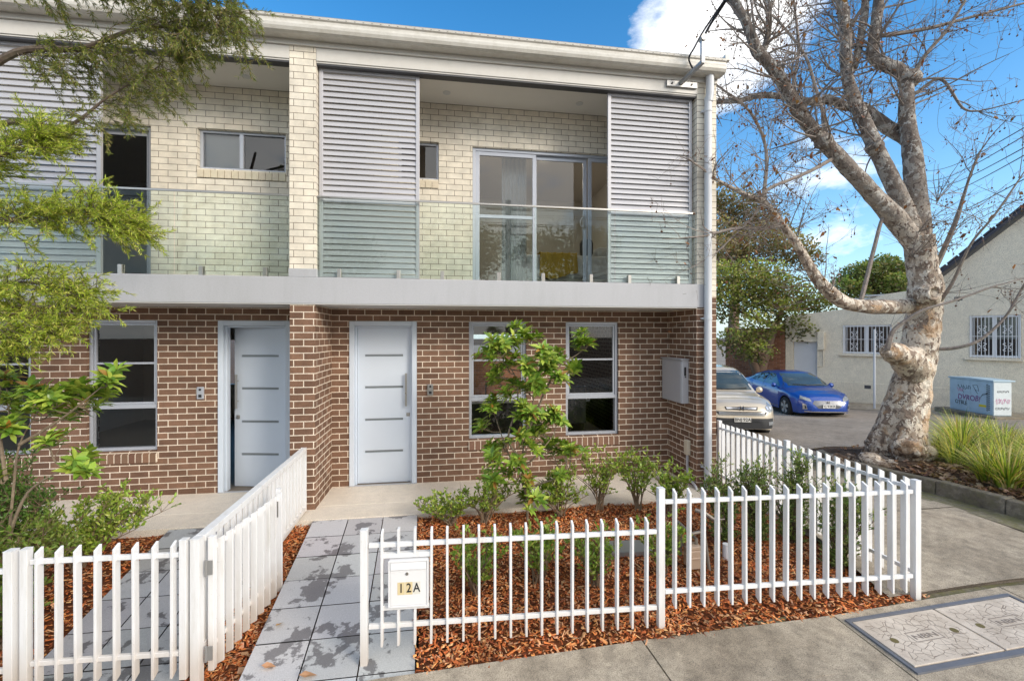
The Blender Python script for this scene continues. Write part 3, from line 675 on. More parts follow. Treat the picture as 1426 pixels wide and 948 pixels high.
for a, b in ((-6.36, -5.502), (-4.841, -3.978), (.338, 1.234), (1.871, 2.75)): sash_window(a, b)
def up_window(x0, x1, z0, z1, mull=None, sill=True):
    m = MB(); bars_frame(m, x0+.003, x1-.003, z0, z1, 6.79, 6.86, .035)
    if mull: m.box(mull-.025, mull+.025, 6.785, 6.858, z0+.036, z1-.036)
    fr = build('window', m, M['alu'], H, bevel=.002)
    g = MB(); g.quad((x0+.03, 6.82, z0+.03), (x1-.03, 6.82, z0+.03), (x1-.03, 6.82, z1-.03), (x0+.03, 6.82, z1-.03)); build('pane', g, M['glass_up'], fr)
    if sill:
        c = MB(); n = max(3, int((x1-x0)/.0871)); wd = (x1-x0)/n
        for i in range(n): c.add([(x0+i*wd+.004, 6.712, z0-.135), (x0+(i+1)*wd-.004, 6.712, z0-.135), (x0+(i+1)*wd-.004, 6.712, z0-.03), (x0+i*wd+.004, 6.712, z0-.03), (x0+i*wd+.004, 6.79, z0), (x0+(i+1)*wd-.004, 6.79, z0), (x0+i*wd+.004, 6.74, z0-.135), (x0+(i+1)*wd-.004, 6.74, z0-.135)], [(0,1,2,3),(3,2,5,4),(0,3,4,6),(1,7,5,2)], jit((.65,.58,.44), .05))
        build('brick_sill', c, M['attr'], fr)
    return fr
w1 = up_window(-3.47, -2.302, 4.585, 5.148, -2.92)
b_ = MB(); b_.box(-3.43, -2.95, 6.87, 6.876, 4.6, 5.14); build('roller_blind', b_, M['soffit'], w1)
up_window(-.72, -.119, 4.592, 5.161)
# balcony sliding doors
def slider(x0, x1, stiles, right):
    m = MB(); z0, z1 = 2.985, 5.128
    bars_frame(m, x0+.003, x1-.003, 2.972, z1, 6.765, 6.87, .045)
    fr = build('sliding_door', m, M['alu'], H, bevel=.003)
    for i, (a, b, y, rail) in enumerate(stiles):
        s = MB(); bars_frame(s, a, b, z0+.035, z1-.048, y, y+.035, .058)
        if rail: s.box(a+.06, b-.06, y+.002, y+.033, 4.055, 4.105)
        p = build('door_panel', s, M['alu'], fr, bevel=.002)
        g = MB(); g.quad((a+.05, y+.018, z0+.08), (b-.05, y+.018, z0+.08), (b-.05, y+.018, z1-.1), (a+.05, y+.018, z1-.1)); build('pane', g, M['glass_up'], p)
    return fr
sl = slider(.393, 2.83, [(.445, 1.40, 6.775, True), (1.36, 2.245, 6.825, False), (2.255, 2.785, 6.775, False)], True)
m = MB(); m.tube([(2.20+.0*k, 6.815, 4.05) if False else (2.205-.075*math.sin(math.pi*k/10), 6.80, 3.93+.24*k/10) for k in range(11)], .009, 8); m.box(2.19, 2.225, 6.812, 6.825, 3.96, 4.14)
build('door_handle', m, M['steel'], sl)
slider(-6.4, -4.059, [(-6.35, -5.2, 6.775, False), (-5.25, -4.11, 6.825, False)], True)
# sliding louvre screens
def louvre(x0, x1, y=6.0):
    m = MB(); z0, z1 = 2.985, 5.712
    bars_frame(m, x0, x1, z0, z1, y-.02, y+.02, .048)
    fr = build('louvre_screen', m, M['louvre'], H, bevel=.003)
    s = MB(); n = 34; p = (z1-z0-.12)/n
    for i in range(n):
        c = z0+.06+p*(i+.5); a = R(55); hw = .0475
        pts = []
        for k, (u, v) in enumerate([(-1, 0), (-.5, .09), (.5, .09), (1, 0), (.5, -.09), (-.5, -.09)]):
            dy = (u*math.cos(a)-v*math.sin(a))*hw*.55; dz = (u*math.sin(a)+v*math.cos(a))*hw; pts.append((y+dy, c+dz))
        s.prism(pts, 'x', x0+.047, x1-.047)
    build('louvre_blades', s, M['louvre'], fr)
louvre(-1.640, -.362); louvre(2.285, 3.585); louvre(-5.42, -4.155)
# frameless glass balustrade
for (a, b, sp) in ((-8, -5.6, ()), (-5.58, -3.325, (-5.0, -3.9)), (-3.305, -1.985, (-3.008, -2.268)), (-1.64, -.37, (-1.377, -.63)), (-.35, 1.18, (-.058, .70)), (1.20, 2.36, (1.32, 2.011)), (2.38, 3.59, (2.581, 3.327))):
    m = MB(); m.box(a, b, 5.924, 5.936, 2.985, 3.995); p = build('glass_balustrade', m, M['balglass'], H)
    for x in sp:
        s = MB(); s.box(x-.024, x+.024, 5.902, 5.922, 2.97, 3.085); s.box(x-.024, x+.024, 5.938, 5.958, 2.97, 3.085); s.box(x-.023, x+.023, 5.903, 5.957, 2.97, 2.983); build('spigot', s, M['steel'], p, bevel=.003)
m = MB()
for a, b in ((-8, -1.976), (-1.65, 3.609)): m.box(a, b, 5.916, 5.944, 3.996, 4.022)
build('handrail', m, M['steel'], H, bevel=.003)
# recessed lights in the two ceilings
for x, y, z in ((-.041, 6.3, 2.62), (1.929, 6.3, 2.62), (-2.9, 6.3, 2.62), (.0, 6.42, 5.751), (2.0, 6.42, 5.751), (-2.7, 6.42, 5.751)):
    m = MB(); m.lathe([(0, -.006), (.045, -.006), (.056, -.003), (.056, 0)], (x, y, z), 'z', 20); build('downlight', m, M['soffit'], H)
M['lamp'] = emit('lit_downlight', (1, .88, .72), 300.0)
for x, y, z in ((.75, 8.6, 2.597), (1.35, 8.3, 2.597), (.9, 8.0, 5.677), (1.9, 8.4, 5.677), (1.45, 9.6, 5.677)):
    m = MB(); m.lathe([(0, -.004), (.045, -.004), (.045, 0)], (x, y, z), 'z', 16); build('lit_downlight', m, M['lamp'], H)

# things fixed to the house ---------------------------------------
t_ = thing('meter_box', 'pale grey electricity meter box mounted on the brick porch fin beside the downpipe', 'meter box', (3.55, 6.38, 1.2))
m = MB(); m.box(3.487, 3.599, 6.10, 6.70, 1.2, 1.855); m.box(3.46, 3.605, 6.08, 6.712, 1.856, 1.872); build('case', m, M['louvre'], t_, bevel=.006)
m = MB(); m.box(3.478, 3.4865, 6.115, 6.685, 1.215, 1.84); build('lid', m, M['louvre'], t_, bevel=.004)
m = MB(); m.box(3.525, 3.553, 6.086, 6.099, 1.62, 1.75); m.box(3.535, 3.552, 6.08, 6.099, 1.595, 1.61); build('latch', m, M['black'], t_, bevel=.004)
t_ = thing('cable_conduit', 'cream junction box with grey conduit pipe running down the porch fin', 'conduit', (3.58, 6.08, .5))
M['creamplastic'] = paint('cream_plastic', (.62,.54,.42), .5)
m = MB(); m.box(3.535, 3.598, 6.04, 6.13, .44, .66); build('junction_box', m, M['creamplastic'], t_, bevel=.01)
m = MB(); pts, _ = smooth_path([(3.57, 6.085, .45), (3.57, 6.085, .25), (3.57, 6.05, .12), (3.57, 5.93, .06), (3.57, 5.85, .02), (3.57, 5.82, -.12)]); m.tube(pts, .02, 10); build('pipe', m, M['louvre'], t_, smooth=True)
def intercom(x, z, y, lab):
    t_ = thing('door_intercom', lab, 'intercom', (x, y, z))
    m = MB(); m.box(x-.045, x+.045, y-.03, y, z-.085, z+.085); build('case', m, M['steel'] if x > -1 else M['alu'], t_, bevel=.008)
    m = MB(); m.tube([(x, y-.03, z+.05), (x, y-.036, z+.05)], .016, 14); build('camera_lens', m, M['black'], t_); m = MB(); m.box(x-.02, x+.02, y-.034, y-.03, z-.06, z-.02); build('call_button', m, M['black'], t_)
intercom(-.245, 1.405, 6.727, 'small steel door intercom on the brown brick wall beside the closed front door')
intercom(-3.42, 1.418, 6.727, 'small silver video doorbell on the brown brick wall beside the open front door')
t_ = thing('cable_bracket', 'galvanised bracket for the overhead service cable fixed on the fascia corner', 'bracket', (3.37, 5.86, 5.84))
M['galv'] = paint('galvanised', (.40,.40,.40), .4, .6, var=.15)
m = MB(); m.box(3.12, 3.59, 5.852, 5.885, 5.80, 5.885); build('plate', m, M['galv'], t_, bevel=.003)
m = MB(); m.bar((3.33, 5.85, 5.85), (3.45, 5.5, 5.95), .05, .05); m.bar((3.45, 5.5, 5.93), (3.45, 5.5, 6.28), .05, .04); m.tube([(3.45, 5.46, 6.27), (3.45, 5.54, 6.27)], .045, 12); build('arm', m, M['galv'], t_, bevel=.003)
m = MB()
for x in (3.2, 3.5): m.tube([(x, 5.852, 5.842), (x, 5.84, 5.842)], .014, 8)
build('bolt_heads', m, M['dark'], t_)
m = MB(); pts, _ = smooth_path([(3.45, 5.5, 6.26), (3.52, 5.42, 6.42), (3.62, 5.2, 6.62), (3.9, 4.4, 7.3), (4.6, 2.2, 8.6), (6, -3, 10.0)], 6); m.tube(pts, .017, 6)
pts2, _ = smooth_path([(3.36, 5.6, 5.92), (3.25, 5.5, 5.98), (3.3, 5.45, 6.1), (3.44, 5.44, 6.35), (3.60, 5.2, 6.62)], 6); m.tube(pts2, .012, 6)
m.tube([(3.6, 5.22, 6.58), (3.68, 5.0, 6.78)], .035, 8)
tag(build('service_cable', m, M['black'], base=(3.45, 5.5, 6.26)), 'black overhead power cable rising from the bracket on the fascia corner', 'cable')

# furniture seen through the glass ---------------------------------
t_ = thing('bed', 'white made bed inside the upper bedroom behind the balcony doors', 'bed', (2.1, 8.1, 2.98))
m = MB(); m.box(1.30, 3.1, 7.20, 9.3, 3.2, 3.60); build('mattress', m, M['cleanwhite'], t_, bevel=.08)
m = MB(); m.box(1.33, 3.07, 7.25, 9.3, 2.985, 3.2); build('base', m, M['intwall'], t_, bevel=.02)
m = MB(); m.box(2.62, 3.08, 7.4, 8.1, 3.58, 3.80); build('pillow', m, M['cleanwhite'], t_, bevel=.09)
m = MB()
nx, nz = 26, 16; vs = []
for j in range(nz+1):
    for i in range(nx+1):
        u = i/nx; v = j/nz; x = 1.55+.62*u+.05*v*(u-.3); d = v*.75
        y, z = (7.53-d, 3.625) if d < .35 else (7.18, 3.625-(d-.35))
        k = .014*math.sin(u*31+v*3)*(.3+v)+.01*math.sin(u*63+1)
        vs.append((x, y-abs(k)-.01, z+k*.4-(.05*math.sin(u*5) if j == nz else 0)))
m.add(vs, [(j*(nx+1)+i, j*(nx+1)+i+1, (j+1)*(nx+1)+i+1, (j+1)*(nx+1)+i) for j in range(nz) for i in range(nx)])
M['mustard'] = paint('mustard_wool', (.52,.34,.055), .9, var=.1)
tag(build('throw_blanket', m, M['mustard'], smooth=True, base=(1.85, 7.6, 3.5)), 'mustard yellow throw draped over the end of the white bed', 'blanket')
m = MB(); m.box(2.35, 2.58, 7.4, 7.62, 3.605, 3.94); tag(build('cushion', m, M['black'], bevel=.08, base=(2.46, 7.6, 3.53)), 'black cushion lying on the white bed', 'cushion')
t_ = thing('curtain', 'pale sheer curtain hanging inside the balcony doors', 'curtain', (.6, 7.05, 2.98))
m = MB(); vs = []
for i in range(31): x = .9+.42*i/30; y = 7.15+.025*math.sin(i*1.3); vs += [(x, y, 2.99), (x, y, 5.6)]
m.add(vs, [(2*i, 2*i+2, 2*i+3, 2*i+1) for i in range(30)]); build('drape', m, M['soffit'], t_, smooth=True)
t_ = thing('kitchen_bench', 'white topped kitchen bench inside the ground floor window', 'bench', (1.2, 9, 0))
m = MB(); m.box(-.2, 2.9, 8.6, 9.3, .88, .93); build('worktop', m, M['cleanwhite'], t_, bevel=.004)
m = MB(); m.box(-.1, 2.8, 8.7, 9.25, .01, .88); build('cabinet', m, M['dark'], t_)
m = MB(); m.tube([(.8, 9.0, .93), (.8, 9.0, 1.2), (.8, 8.9, 1.26), (.8, 8.8, 1.2)], .014, 8); build('tap', m, M['black'], t_)
t_ = thing('dining_chair', 'dark chair standing inside the ground floor window', 'chair', (2.35, 7.6, 0))
m = MB(); m.box(2.15, 2.55, 7.4, 7.8, .44, .48); build('seat', m, M['dark'], t_, bevel=.01)
m = MB(); m.box(2.15, 2.55, 7.79, 7.83, .6, 1.3); build('backrest', m, M['dark'], t_, bevel=.01)
for x, y in ((2.17, 7.42), (2.53, 7.42), (2.17, 7.78), (2.53, 7.78)):
    m = MB(); m.tube([(x, y, 0.005), (x, y, .45)], .014, 6); build('leg', m, M['dark'], t_)
m = MB(); m.box(-4, 6.0, 16.5, 16.75, -1.0, 1.55); tag(build('rear_garden_wall', m, M['redbrick'], base=(1, 16.6, -1)), 'brick wall of the rear yard seen through the house window', 'wall')
# ------------------------------------------------------------------ picket fences and gates
def FY(x): return 3.273-.044*(x+.585)
FD = Vector((1, -.044, 0)).normalized(); FN = Vector((.044, 1, 0)).normalized()
def picket_mesh(h, slant=.026, w=.0172, d=.050):
    m = MB(); a, b = w/2, d/2
    m.add([(-a,-b,0),(a,-b,0),(a,b,slant),(-a,b,slant),(-a,-b,h-slant),(a,-b,h-slant),(a,b,h),(-a,b,h)],
          [(3,2,1,0),(4,5,6,7),(0,1,5,4),(1,2,6,5),(2,3,7,6),(3,0,4,7)])
    return m
class Row:                                             # repeated pickets share one mesh
    def __init__(self, root, h, rot): self.root, self.h, self.rot, self.first = root, h, rot, {}
    def put(self, x, y, z, h=None, rot=None, dx=0):
        h = round(h or self.h, 3); o = self.first.get(h)
        if o is None:
            o = build('picket', picket_mesh(h, slant=.026 if h > .3 else 0), M['white'], self.root, local=True, bevel=.0025); self.first[h] = o
        else:
            o = o.copy(); COL.objects.link(o); o.parent = self.root
        o.location = Vector((x, y, z))-origin_of(self.root); o.rotation_euler = (random.uniform(-.004, .004), random.uniform(-.004, .004), self.rot if rot is None else rot)
def post(root, x, y, z0, z1, s=.050, rot=-.044):
    m = MB(); a = s/2; m.box(-a, a, -a, a, 0, z1-z0-.006); m.box(-a-.002, a+.002, -a-.002, a+.002, z1-z0-.0055, z1-z0)
    o = build('post', m, M['white'], root, local=True, bevel=.003); o.location = Vector((x, y, z0))-origin_of(root); o.rotation_euler[2] = rot; return o
def rail(root, a, b, h=.032, w=.026):
    m = MB(); m.bar(a, b, w, h); return build('rail', m, M['white'], root, bevel=.003)
ROT = -.044
# 1: low front section with the letterbox
f = thing('picket_fence', 'low white metal picket fence in front of the garden bed, carrying the letterbox', 'fence', (.5, FY(.5), -.08))
post(f, -.588, FY(-.588), -.22, .832); post(f, 1.640, FY(1.64), -.1, 1.050)
r = Row(f, .835, ROT)
for i in range(18):
    x = -.462+i*.1168
    if i in (1, 2): r.put(x, FY(x), .655, .175); r.put(x, FY(x), -.012, .255)
    else: r.put(x, FY(x), -.014)
for z in (.713, .128): rail(f, (-.556, FY(-.556), z), (1.607, FY(1.607), z))
for z in (.635, .260): rail(f, (-.455, FY(-.455)+.005, z), (-.118, FY(-.118)+.005, z), .034, .04)
# 2: taller corner section
f = thing('picket_fence', 'taller white metal picket fence at the corner of the garden bed beside the pit lids', 'fence', (2.7, FY(2.7), 0))
post(f, 3.838, FY(3.838), -.05, 1.036)
r = Row(f, .915, ROT)
for i in range(18):
    x = 1.752+i*.1163; r.put(x, FY(x), .118)
for z in (.940, .245): rail(f, (1.673, FY(1.673), z), (3.805, FY(3.805), z))
# 3: side section falling with the side footpath
f = thing('picket_fence', 'white metal picket fence running along the side footpath from the corner to the house', 'fence', (3.9, 4.4, 0))
A3, B3 = Vector((3.862, 3.17, 1.038)), Vector((3.985, 5.84, .950)); rot3 = math.atan2(B3.x-A3.x, -(B3.y-A3.y)) + math.pi/2 + math.pi
r = Row(f, .90, 0)
for i in range(24):
    p = A3.lerp(B3, i/23)
    if i == 12: post(f, p.x, p.y, p.z-1.15, p.z+.012, rot=rot3)
    else: r.put(p.x, p.y, p.z-.90, rot=rot3)
post(f, B3.x+.006, B3.y+.09, -.25, .97, rot=rot3)
for dz in (.088, .78): rail(f, (A3.x, A3.y-.06, A3.z-dz), (B3.x, B3.y+.06, B3.z-dz))
# 4: boundary balustrade between the two front paths
f = thing('boundary_fence', 'white balustrade with flat top rail dividing the two front paths', 'fence', (-1.74, 4.5, 0))
A4, B4 = Vector((-1.722, 3.335, .772)), Vector((-1.772, 5.80, .772))
post(f, A4.x, A4.y, -.35, .822, .060)
m = MB(); m.bar((A4.x, A4.y+.04, .795), (B4.x, B4.y, .795), .066, .05); build('top_rail', m, M['white'], f, bevel=.004)
m = MB(); m.bar((A4.x, A4.y+.04, .03), (B4.x, B4.y, .05), .05, .045); build('bottom_rail', m, M['white'], f, bevel=.003)
bm_ = MB(); bm_.box(-.0125, .0125, -.02, .02, 0, .735); first = None
for i in range(21):
    p = A4.lerp(B4, (i+.9)/22)
    if first is None: o = first = build('baluster', bm_, M['white'], f, local=True, bevel=.002)
    else: o = first.copy(); COL.objects.link(o); o.parent = f
    o.location = Vector((p.x, p.y, .045))-origin_of(f)
m = MB(); m.box(B4.x-.035, B4.x+.03, B4.y, B4.y+.012, .02, .82); build('wall_plate', m, M['white'], f)
# 5: closed gate of the neighbouring unit, with its hanging post
f = thing('garden_gate', 'closed white picket gate across the path of the open front door', 'gate', (-2.3, FY(-2.3), 0))
for x in (-2.782, -1.797):
    o = post(f, x, FY(x), -.14 if x > -2 else -.2, .822 if x > -2 else .806, .046); o.name = 'stile'
r = Row(f, .93, ROT)
for i in range(8): x = -2.705+i*.1195; r.put(x, FY(x), -.125)
for z in (.715, .035): rail(f, (-2.753, FY(-2.753), z), (-1.826, FY(-1.826), z))
f = thing('picket_fence', 'short end of white picket fence beyond the post of the closed gate', 'fence', (-3.4, FY(-3.4), -.2))
post(f, -2.872, FY(-2.872), -.35, .800, .055)
r = Row(f, .9, ROT)
for i in range(14): x = -3.02-i*.117; r.put(x, FY(x), -.14)
for z in (.66, .0): rail(f, (-2.907, FY(-2.907), z), (-4.7, FY(-4.7), z))
# 6: the open gate of the main path, folded back along the balustrade
f = thing('garden_gate', 'white picket gate swung open against the balustrade, with two steel hinges', 'gate', (-1.66, 3.40, 0))
A6, B6 = Vector((-1.655, 3.40, 0)), Vector((-1.552, 4.36, 0)); d6 = (B6-A6).normalized(); rot6 = math.atan2(d6.y, d6.x)+math.pi
n6 = Vector((d6.y, -d6.x, 0))
r = Row(f, .93, rot6)
for i in range(9):
    p = A6+d6*(.045+i*.109)+n6*.03; r.put(p.x, p.y, -.145, rot=rot6)
for z in (.715, .03): rail(f, A6+Vector((0, 0, z)), B6+Vector((0, 0, z)))
for p in (A6, B6): o = post(f, p.x, p.y, -.15, .80, .040, rot6); o.name = 'stile'
for z in (.60, -.0):
    m = MB(); c = Vector((-1.672, 3.352, z)); m.box(c.x-.004, c.x+.045, c.y-.012, c.y-.006, z-.05, z+.05); m.tube([(c.x+.005, c.y-.014, z-.055), (c.x+.005, c.y-.014, z+.055)], .009, 8)
    build('hinge', m, M['galv'], f)
m = MB(); m.box(-1.575, -1.53, 4.30, 4.34, .55, .70); build('latch', m, M['steel'], f, bevel=.004)

# letterbox ---------------------------------------------------------
lb = thing('letterbox', 'white metal letterbox numbered 12A set into the low picket fence', 'letterbox', (-.27, FY(-.27), .28))
Mx = basis(FD, (0, 0, 1), (-.272, FY(-.272)-.036, .443))           # local x along the fence, y up, z towards the street
def lbpart(name, mm, mat, par, **k): return build(name, xform(mm, Mx), mat, par, **k)
m = MB(); m.box(-.140, .140, -.165, .165, -.12, -.001); case = lbpart('case', m, M['cleanwhite'], lb, bevel=.004)
m = MB(); bw = .012; z0, z1 = 0, .008
m.box(-.143, -.143+bw, -.168, .168, z0, z1); m.box(.143-bw, .143, -.168, .168, z0, z1); m.box(-.131+.0005, .1305, -.168, -.156, z0, z1); m.box(-.1305, .1305, .156, .168, z0, z1)
lbpart('rim', m, M['cleanwhite'], lb, bevel=.002)
m = MB(); m.box(-.128, .128, -.153, .098, .0, .004); lbpart('door', m, M['cleanwhite'], lb, bevel=.0015)
m = MB(); m.prism([(.104, .002), (.153, .002), (.153, .006), (.108, .014), (.104, .014)], 'x', -.126, .126); lbpart('flap', m, M['cleanwhite'], lb, bevel=.0015)
m = MB(); m.tube([(-.01, .072, .004), (-.01, .072, .009)], .011, 16); m.box(-.012, -.008, .066, .078, .009, .0095); lbpart('lock', m, M['steel'], lb)
M['sticker'] = paint('cream_sticker', (.70,.58,.34), .5, var=.04); M['stickerw'] = paint('white_sticker', (.72,.70,.63), .5, var=.04)
for ch, cx, ma in (('1', -.052, 'sticker'), ('2', .003, 'sticker'), ('A', .058, 'stickerw')):
    m = MB(); m.box(cx-.026, cx+.026, -.078, .012, .0042, .0050); s = lbpart('number_sticker', m, M[ma], lb)
    tx = text_mb(ch, .092); tx = xform(tx, Matrix.Translation((cx, -.033, .0058)) @ Matrix.Diagonal((.80, 1, 1, 1))); lbpart('numeral', tx, M['black'], s)

# pit lids in the footpath -------------------------------------------
def lid_mat():
    k = N('pit_lid_concrete'); o = k.obj(); p = k.pos()
    v = k.n('ShaderNodeTexVoronoi', Scale=17.0); v.feature = 'DISTANCE_TO_EDGE'; k.l(p, v.inputs['Vector'])
    line = k.ramp(v.outputs['Distance'], [(.012, (0,0,0)), (.04, (1,1,1))])
    sx = k.n('ShaderNodeSeparateXYZ'); k.l(o, sx.inputs[0])
    inx = k.math('LESS_THAN', k.math('ABSOLUTE', sx.outputs[0]), .315); iny = k.math('LESS_THAN', k.math('ABSOLUTE', sx.outputs[1]), .195)
    bx = k.math('LESS_THAN', k.math('ABSOLUTE', k.math('ADD', sx.outputs[0], .0)), .125); by = k.math('LESS_THAN', k.math('ABSOLUTE', sx.outputs[1]), .05)
    inside = k.math('MULTIPLY', k.math('MULTIPLY', inx, iny), k.math('SUBTRACT', 1.0, k.math('MULTIPLY', bx, by)))
    lm = k.math('MAXIMUM', k.math('SUBTRACT', 1.0, inside), line)
    base = k.mix(k.noise(5, 6, p).outputs[0], (.60,.52,.44), (.70,.62,.53)); fine = k.noise(190, 3, p).outputs[0]
    base = k.mix(1.0, base, k.ramp(fine, [(.3, (.85,.85,.85)), (.6, (1.06,1.06,1.06))]), 'MULTIPLY')
    c = k.mix(lm, (.30,.25,.21), base); c = k.mix(1.0, c, k.ramp(k.noise(3.2, 7, p, .7).outputs[0], [(.38, (.74,.72,.70)), (.6, (1.04,1.04,1.04))]), 'MULTIPLY')
    return k.done(k.bsdf(c, .8, nrm=k.bump(lm, .5, .004), spec=.25))
M['lid'] = lid_mat(); M['pitframe'] = paint('pit_frame_steel', (.16,.17,.20), .6, .2, var=.2, dirt=.2)
def pz(x, y): return T(x, y)+.010
pf = thing('utility_pit', 'blue grey steel surround set in the footpath around the two pit lids', 'frame', (3.79, 2.68, .05))
m = MB(); x0, x1, y0, y1 = 3.03, 4.555, 2.42, 2.945
for a, b, c, d in ((x0, x1, y0-.004, y0+.035), (x0, x1, y1-.03, y1), (x0, x0+.022, y0+.0355, y1-.0305), (x1-.022, x1, y0+.0355, y1-.0305)):
    m.add([(x, y, pz(x, y)+dz) for dz in (-.05, .004) for x, y in ((a, c), (b, c), (b, d), (a, d))], [(4,5,6,7),(0,1,5,4),(1,2,6,5),(2,3,7,6),(3,0,4,7)])
build('steel_rim', m, M['pitframe'], pf)
m = MB(); m.add([(x, y, pz(x, y)-.012) for x, y in ((x0, y0), (x1, y0), (x1, y1), (x0, y1))], [(0,1,2,3)]); build('pit_floor', m, M['black'], pf)
for cx, lab in ((3.425, 'pale concrete pit lid nearer the fence post end of the steel frame'), (4.165, 'pale concrete pit lid farther along the steel frame towards the kerb')):
    z = pz(cx, 2.685)+.004
    L_ = thing('access_cover', lab, 'pit cover', (cx, 2.685, z), 0, 'pit lids in the footpath'); L_.rotation_euler = (0, -math.atan(.045), 0)
    m = MB(); m.box(-.362, .362, -.222, .228, -.03, .0); lid = build('plate', m, M['lid'], L_, local=True, bevel=.004)
    tm = text_mb('NBN', .095, extrude=.001); tm = xform(tm, Matrix.Translation((0, -.005, .001)) @ Matrix.Diagonal((1.0, .62, 1, 1)))
    fr = MB()
    for a, b, c, d in ((-.12, .12, .042, .048), (-.12, .12, -.048, -.042), (-.12, -.114, -.042, .042), (.114, .12, -.042, .042)): fr.box(a, b, c, d, .0003, .001)
    M['brass'] = M.get('brass') or paint('dull_brass', (.16,.13,.05), .7, .2, var=.3); M['lidmark'] = M.get('lidmark') or paint('lid_lettering', (.24,.20,.17), .8)
    build('lettering', join(tm, fr), M['lidmark'], lid, local=True)
    tm = xform(text_mb('Class B', .045, extrude=.0005), Matrix.Translation((.10, -.208, .001)) @ Matrix.Diagonal((1, .6, 1, 1))); build('class_mark', tm, M['lidmark'], lid, local=True)
    for dx in (-.255, .255):
        m = MB(); m.lathe([(0, .0012), (.016, .0012), (.026, .0016), (.026, 0)], (dx, .0, 0), 'z', 16); build('lifting_hole', m, M['brass'], lid, local=True)

# meters and pipes in the garden bed --------------------------------
M['tan'] = paint('meter_tan', (.50,.37,.27), .45, var=.06); M['oldsteel'] = paint('weathered_pipe', (.24,.21,.18), .55, .5, var=.25)
g = thing('gas_meter', 'tan gas meter on grey pipes in the mulch behind the taller picket fence', 'gas meter', (2.33, 3.85, -.02))
m = MB(); m.box(2.262, 2.398, 3.80, 3.93, .03, .20); m.box(2.255, 2.405, 3.79, 3.94, .125, .140); m.box(2.275, 2.385, 3.81, 3.92, .2, .235); build('body', m, M['tan'], g, bevel=.015)
m = MB(); pts, _ = smooth_path([(2.29, 3.865, .22), (2.29, 3.865, .31), (2.32, 3.87, .335), (2.42, 3.88, .34), (2.45, 3.88, .32), (2.47, 3.80, -.12)]); m.tube(pts, .016, 8)
m.tube([(2.36, 3.865, .22), (2.36, 3.865, .28), (2.36, 4.2, .31), (2.36, 4.21, -.1)], .016, 8); m.tube([(2.24, 3.95, .1), (2.24, 3.95, .33)], .022, 8); m.lathe([(0, .0), (.04, .0), (.04, .05), (0, .06)], (2.24, 3.95, .2), 'z', 12); build('pipework', m, M['oldsteel'], g, smooth=False)
g = thing('water_tap', 'dark water pipe with tap and white sleeve standing in the mulch', 'tap', (2.72, 4.05, 0))
m = MB(); m.tube([(2.72, 4.05, -.1), (2.72, 4.05, .36)], .016, 8); m.tube([(2.72, 4.05, .33), (2.6, 4.1, .42), (2.52, 4.15, .44)], .02, 8); m.lathe([(0, 0), (.028, 0), (.03, .04), (0, .045)], (2.72, 4.05, .25), 'z', 12); m.tube([(2.66, 4.05, .37), (2.78, 4.05, .37)], .008, 6); build('pipe', m, M['oldsteel'], g)
m = MB(); m.tube([(2.785, 4.03, -.1), (2.785, 4.03, .13)], .034, 14); build('sleeve', m, M['cleanwhite'], g)
m = MB(); m.prism([(1.62, 4.28), (2.14, 4.24), (2.14, 4.50), (1.66, 4.54)], 'z', -.045, .0); tag(build('drain_cover', m, M['galv'], base=(1.9, 4.4, -.05)), 'grey metal drain cover lying in the mulch behind the low fence', 'drain cover')

# ------------------------------------------------------------------ plants
def leaf(m, p, d, nrm, L_, W_, col, fold=.25, droop=.0):
    p = Vector(p); d = Vector(d).normalized(); s = d.cross(Vector(nrm))
    if s.length < 1e-3: s = d.cross(Vector((.3, .5, .8)))
    s.normalize(); n = s.cross(d)
    mid = p+d*L_*.5; tip = p+d*L_-n*L_*droop
    a = p+d*L_*.25; b = p+d*L_*.62
    m.add([p, mid, tip, a+s*W_*.42+n*W_*fold, b+s*W_*.5+n*W_*fold*.8, b-s*W_*.5+n*W_*fold*.8, a-s*W_*.42+n*W_*fold],
          [(0,1,3),(3,1,4),(4,1,2),(0,6,1),(6,5,1),(5,2,1)], col)
def rnd_dir(z0=-1, z1=1):
    z = random.uniform(z0, z1); a = random.uniform(0, 6.283); r = math.sqrt(max(0, 1-z*z)); return Vector((r*math.cos(a), r*math.sin(a), z))
GREENS = [(.19,.31,.04), (.27,.40,.06), (.13,.24,.035), (.40,.49,.08), (.34,.44,.07)]
def whorl(m, p, axis, n, L_, W_, pal, tilt=.6, droop=.15, warm=0):
    axis = Vector(axis).normalized(); a = axis.orthogonal().normalized(); b = axis.cross(a); ph = random.uniform(0, 6)
    for i in range(n):
        th = ph+i*2.4; up = tilt*random.uniform(.3, 1.3)*(1-i/n*.9)+.02
        d = a*math.cos(th)+b*math.sin(th)+axis*up; c = jit(random.choice(pal), .22)
        if warm and random.random() < warm: c = jit((.34,.19,.05), .25)
        leaf(m, Vector(p)+axis*.008*(n-i)*.3, d, axis, L_*random.uniform(.65, 1.1), W_*random.uniform(.8, 1.1), c, .18, droop)
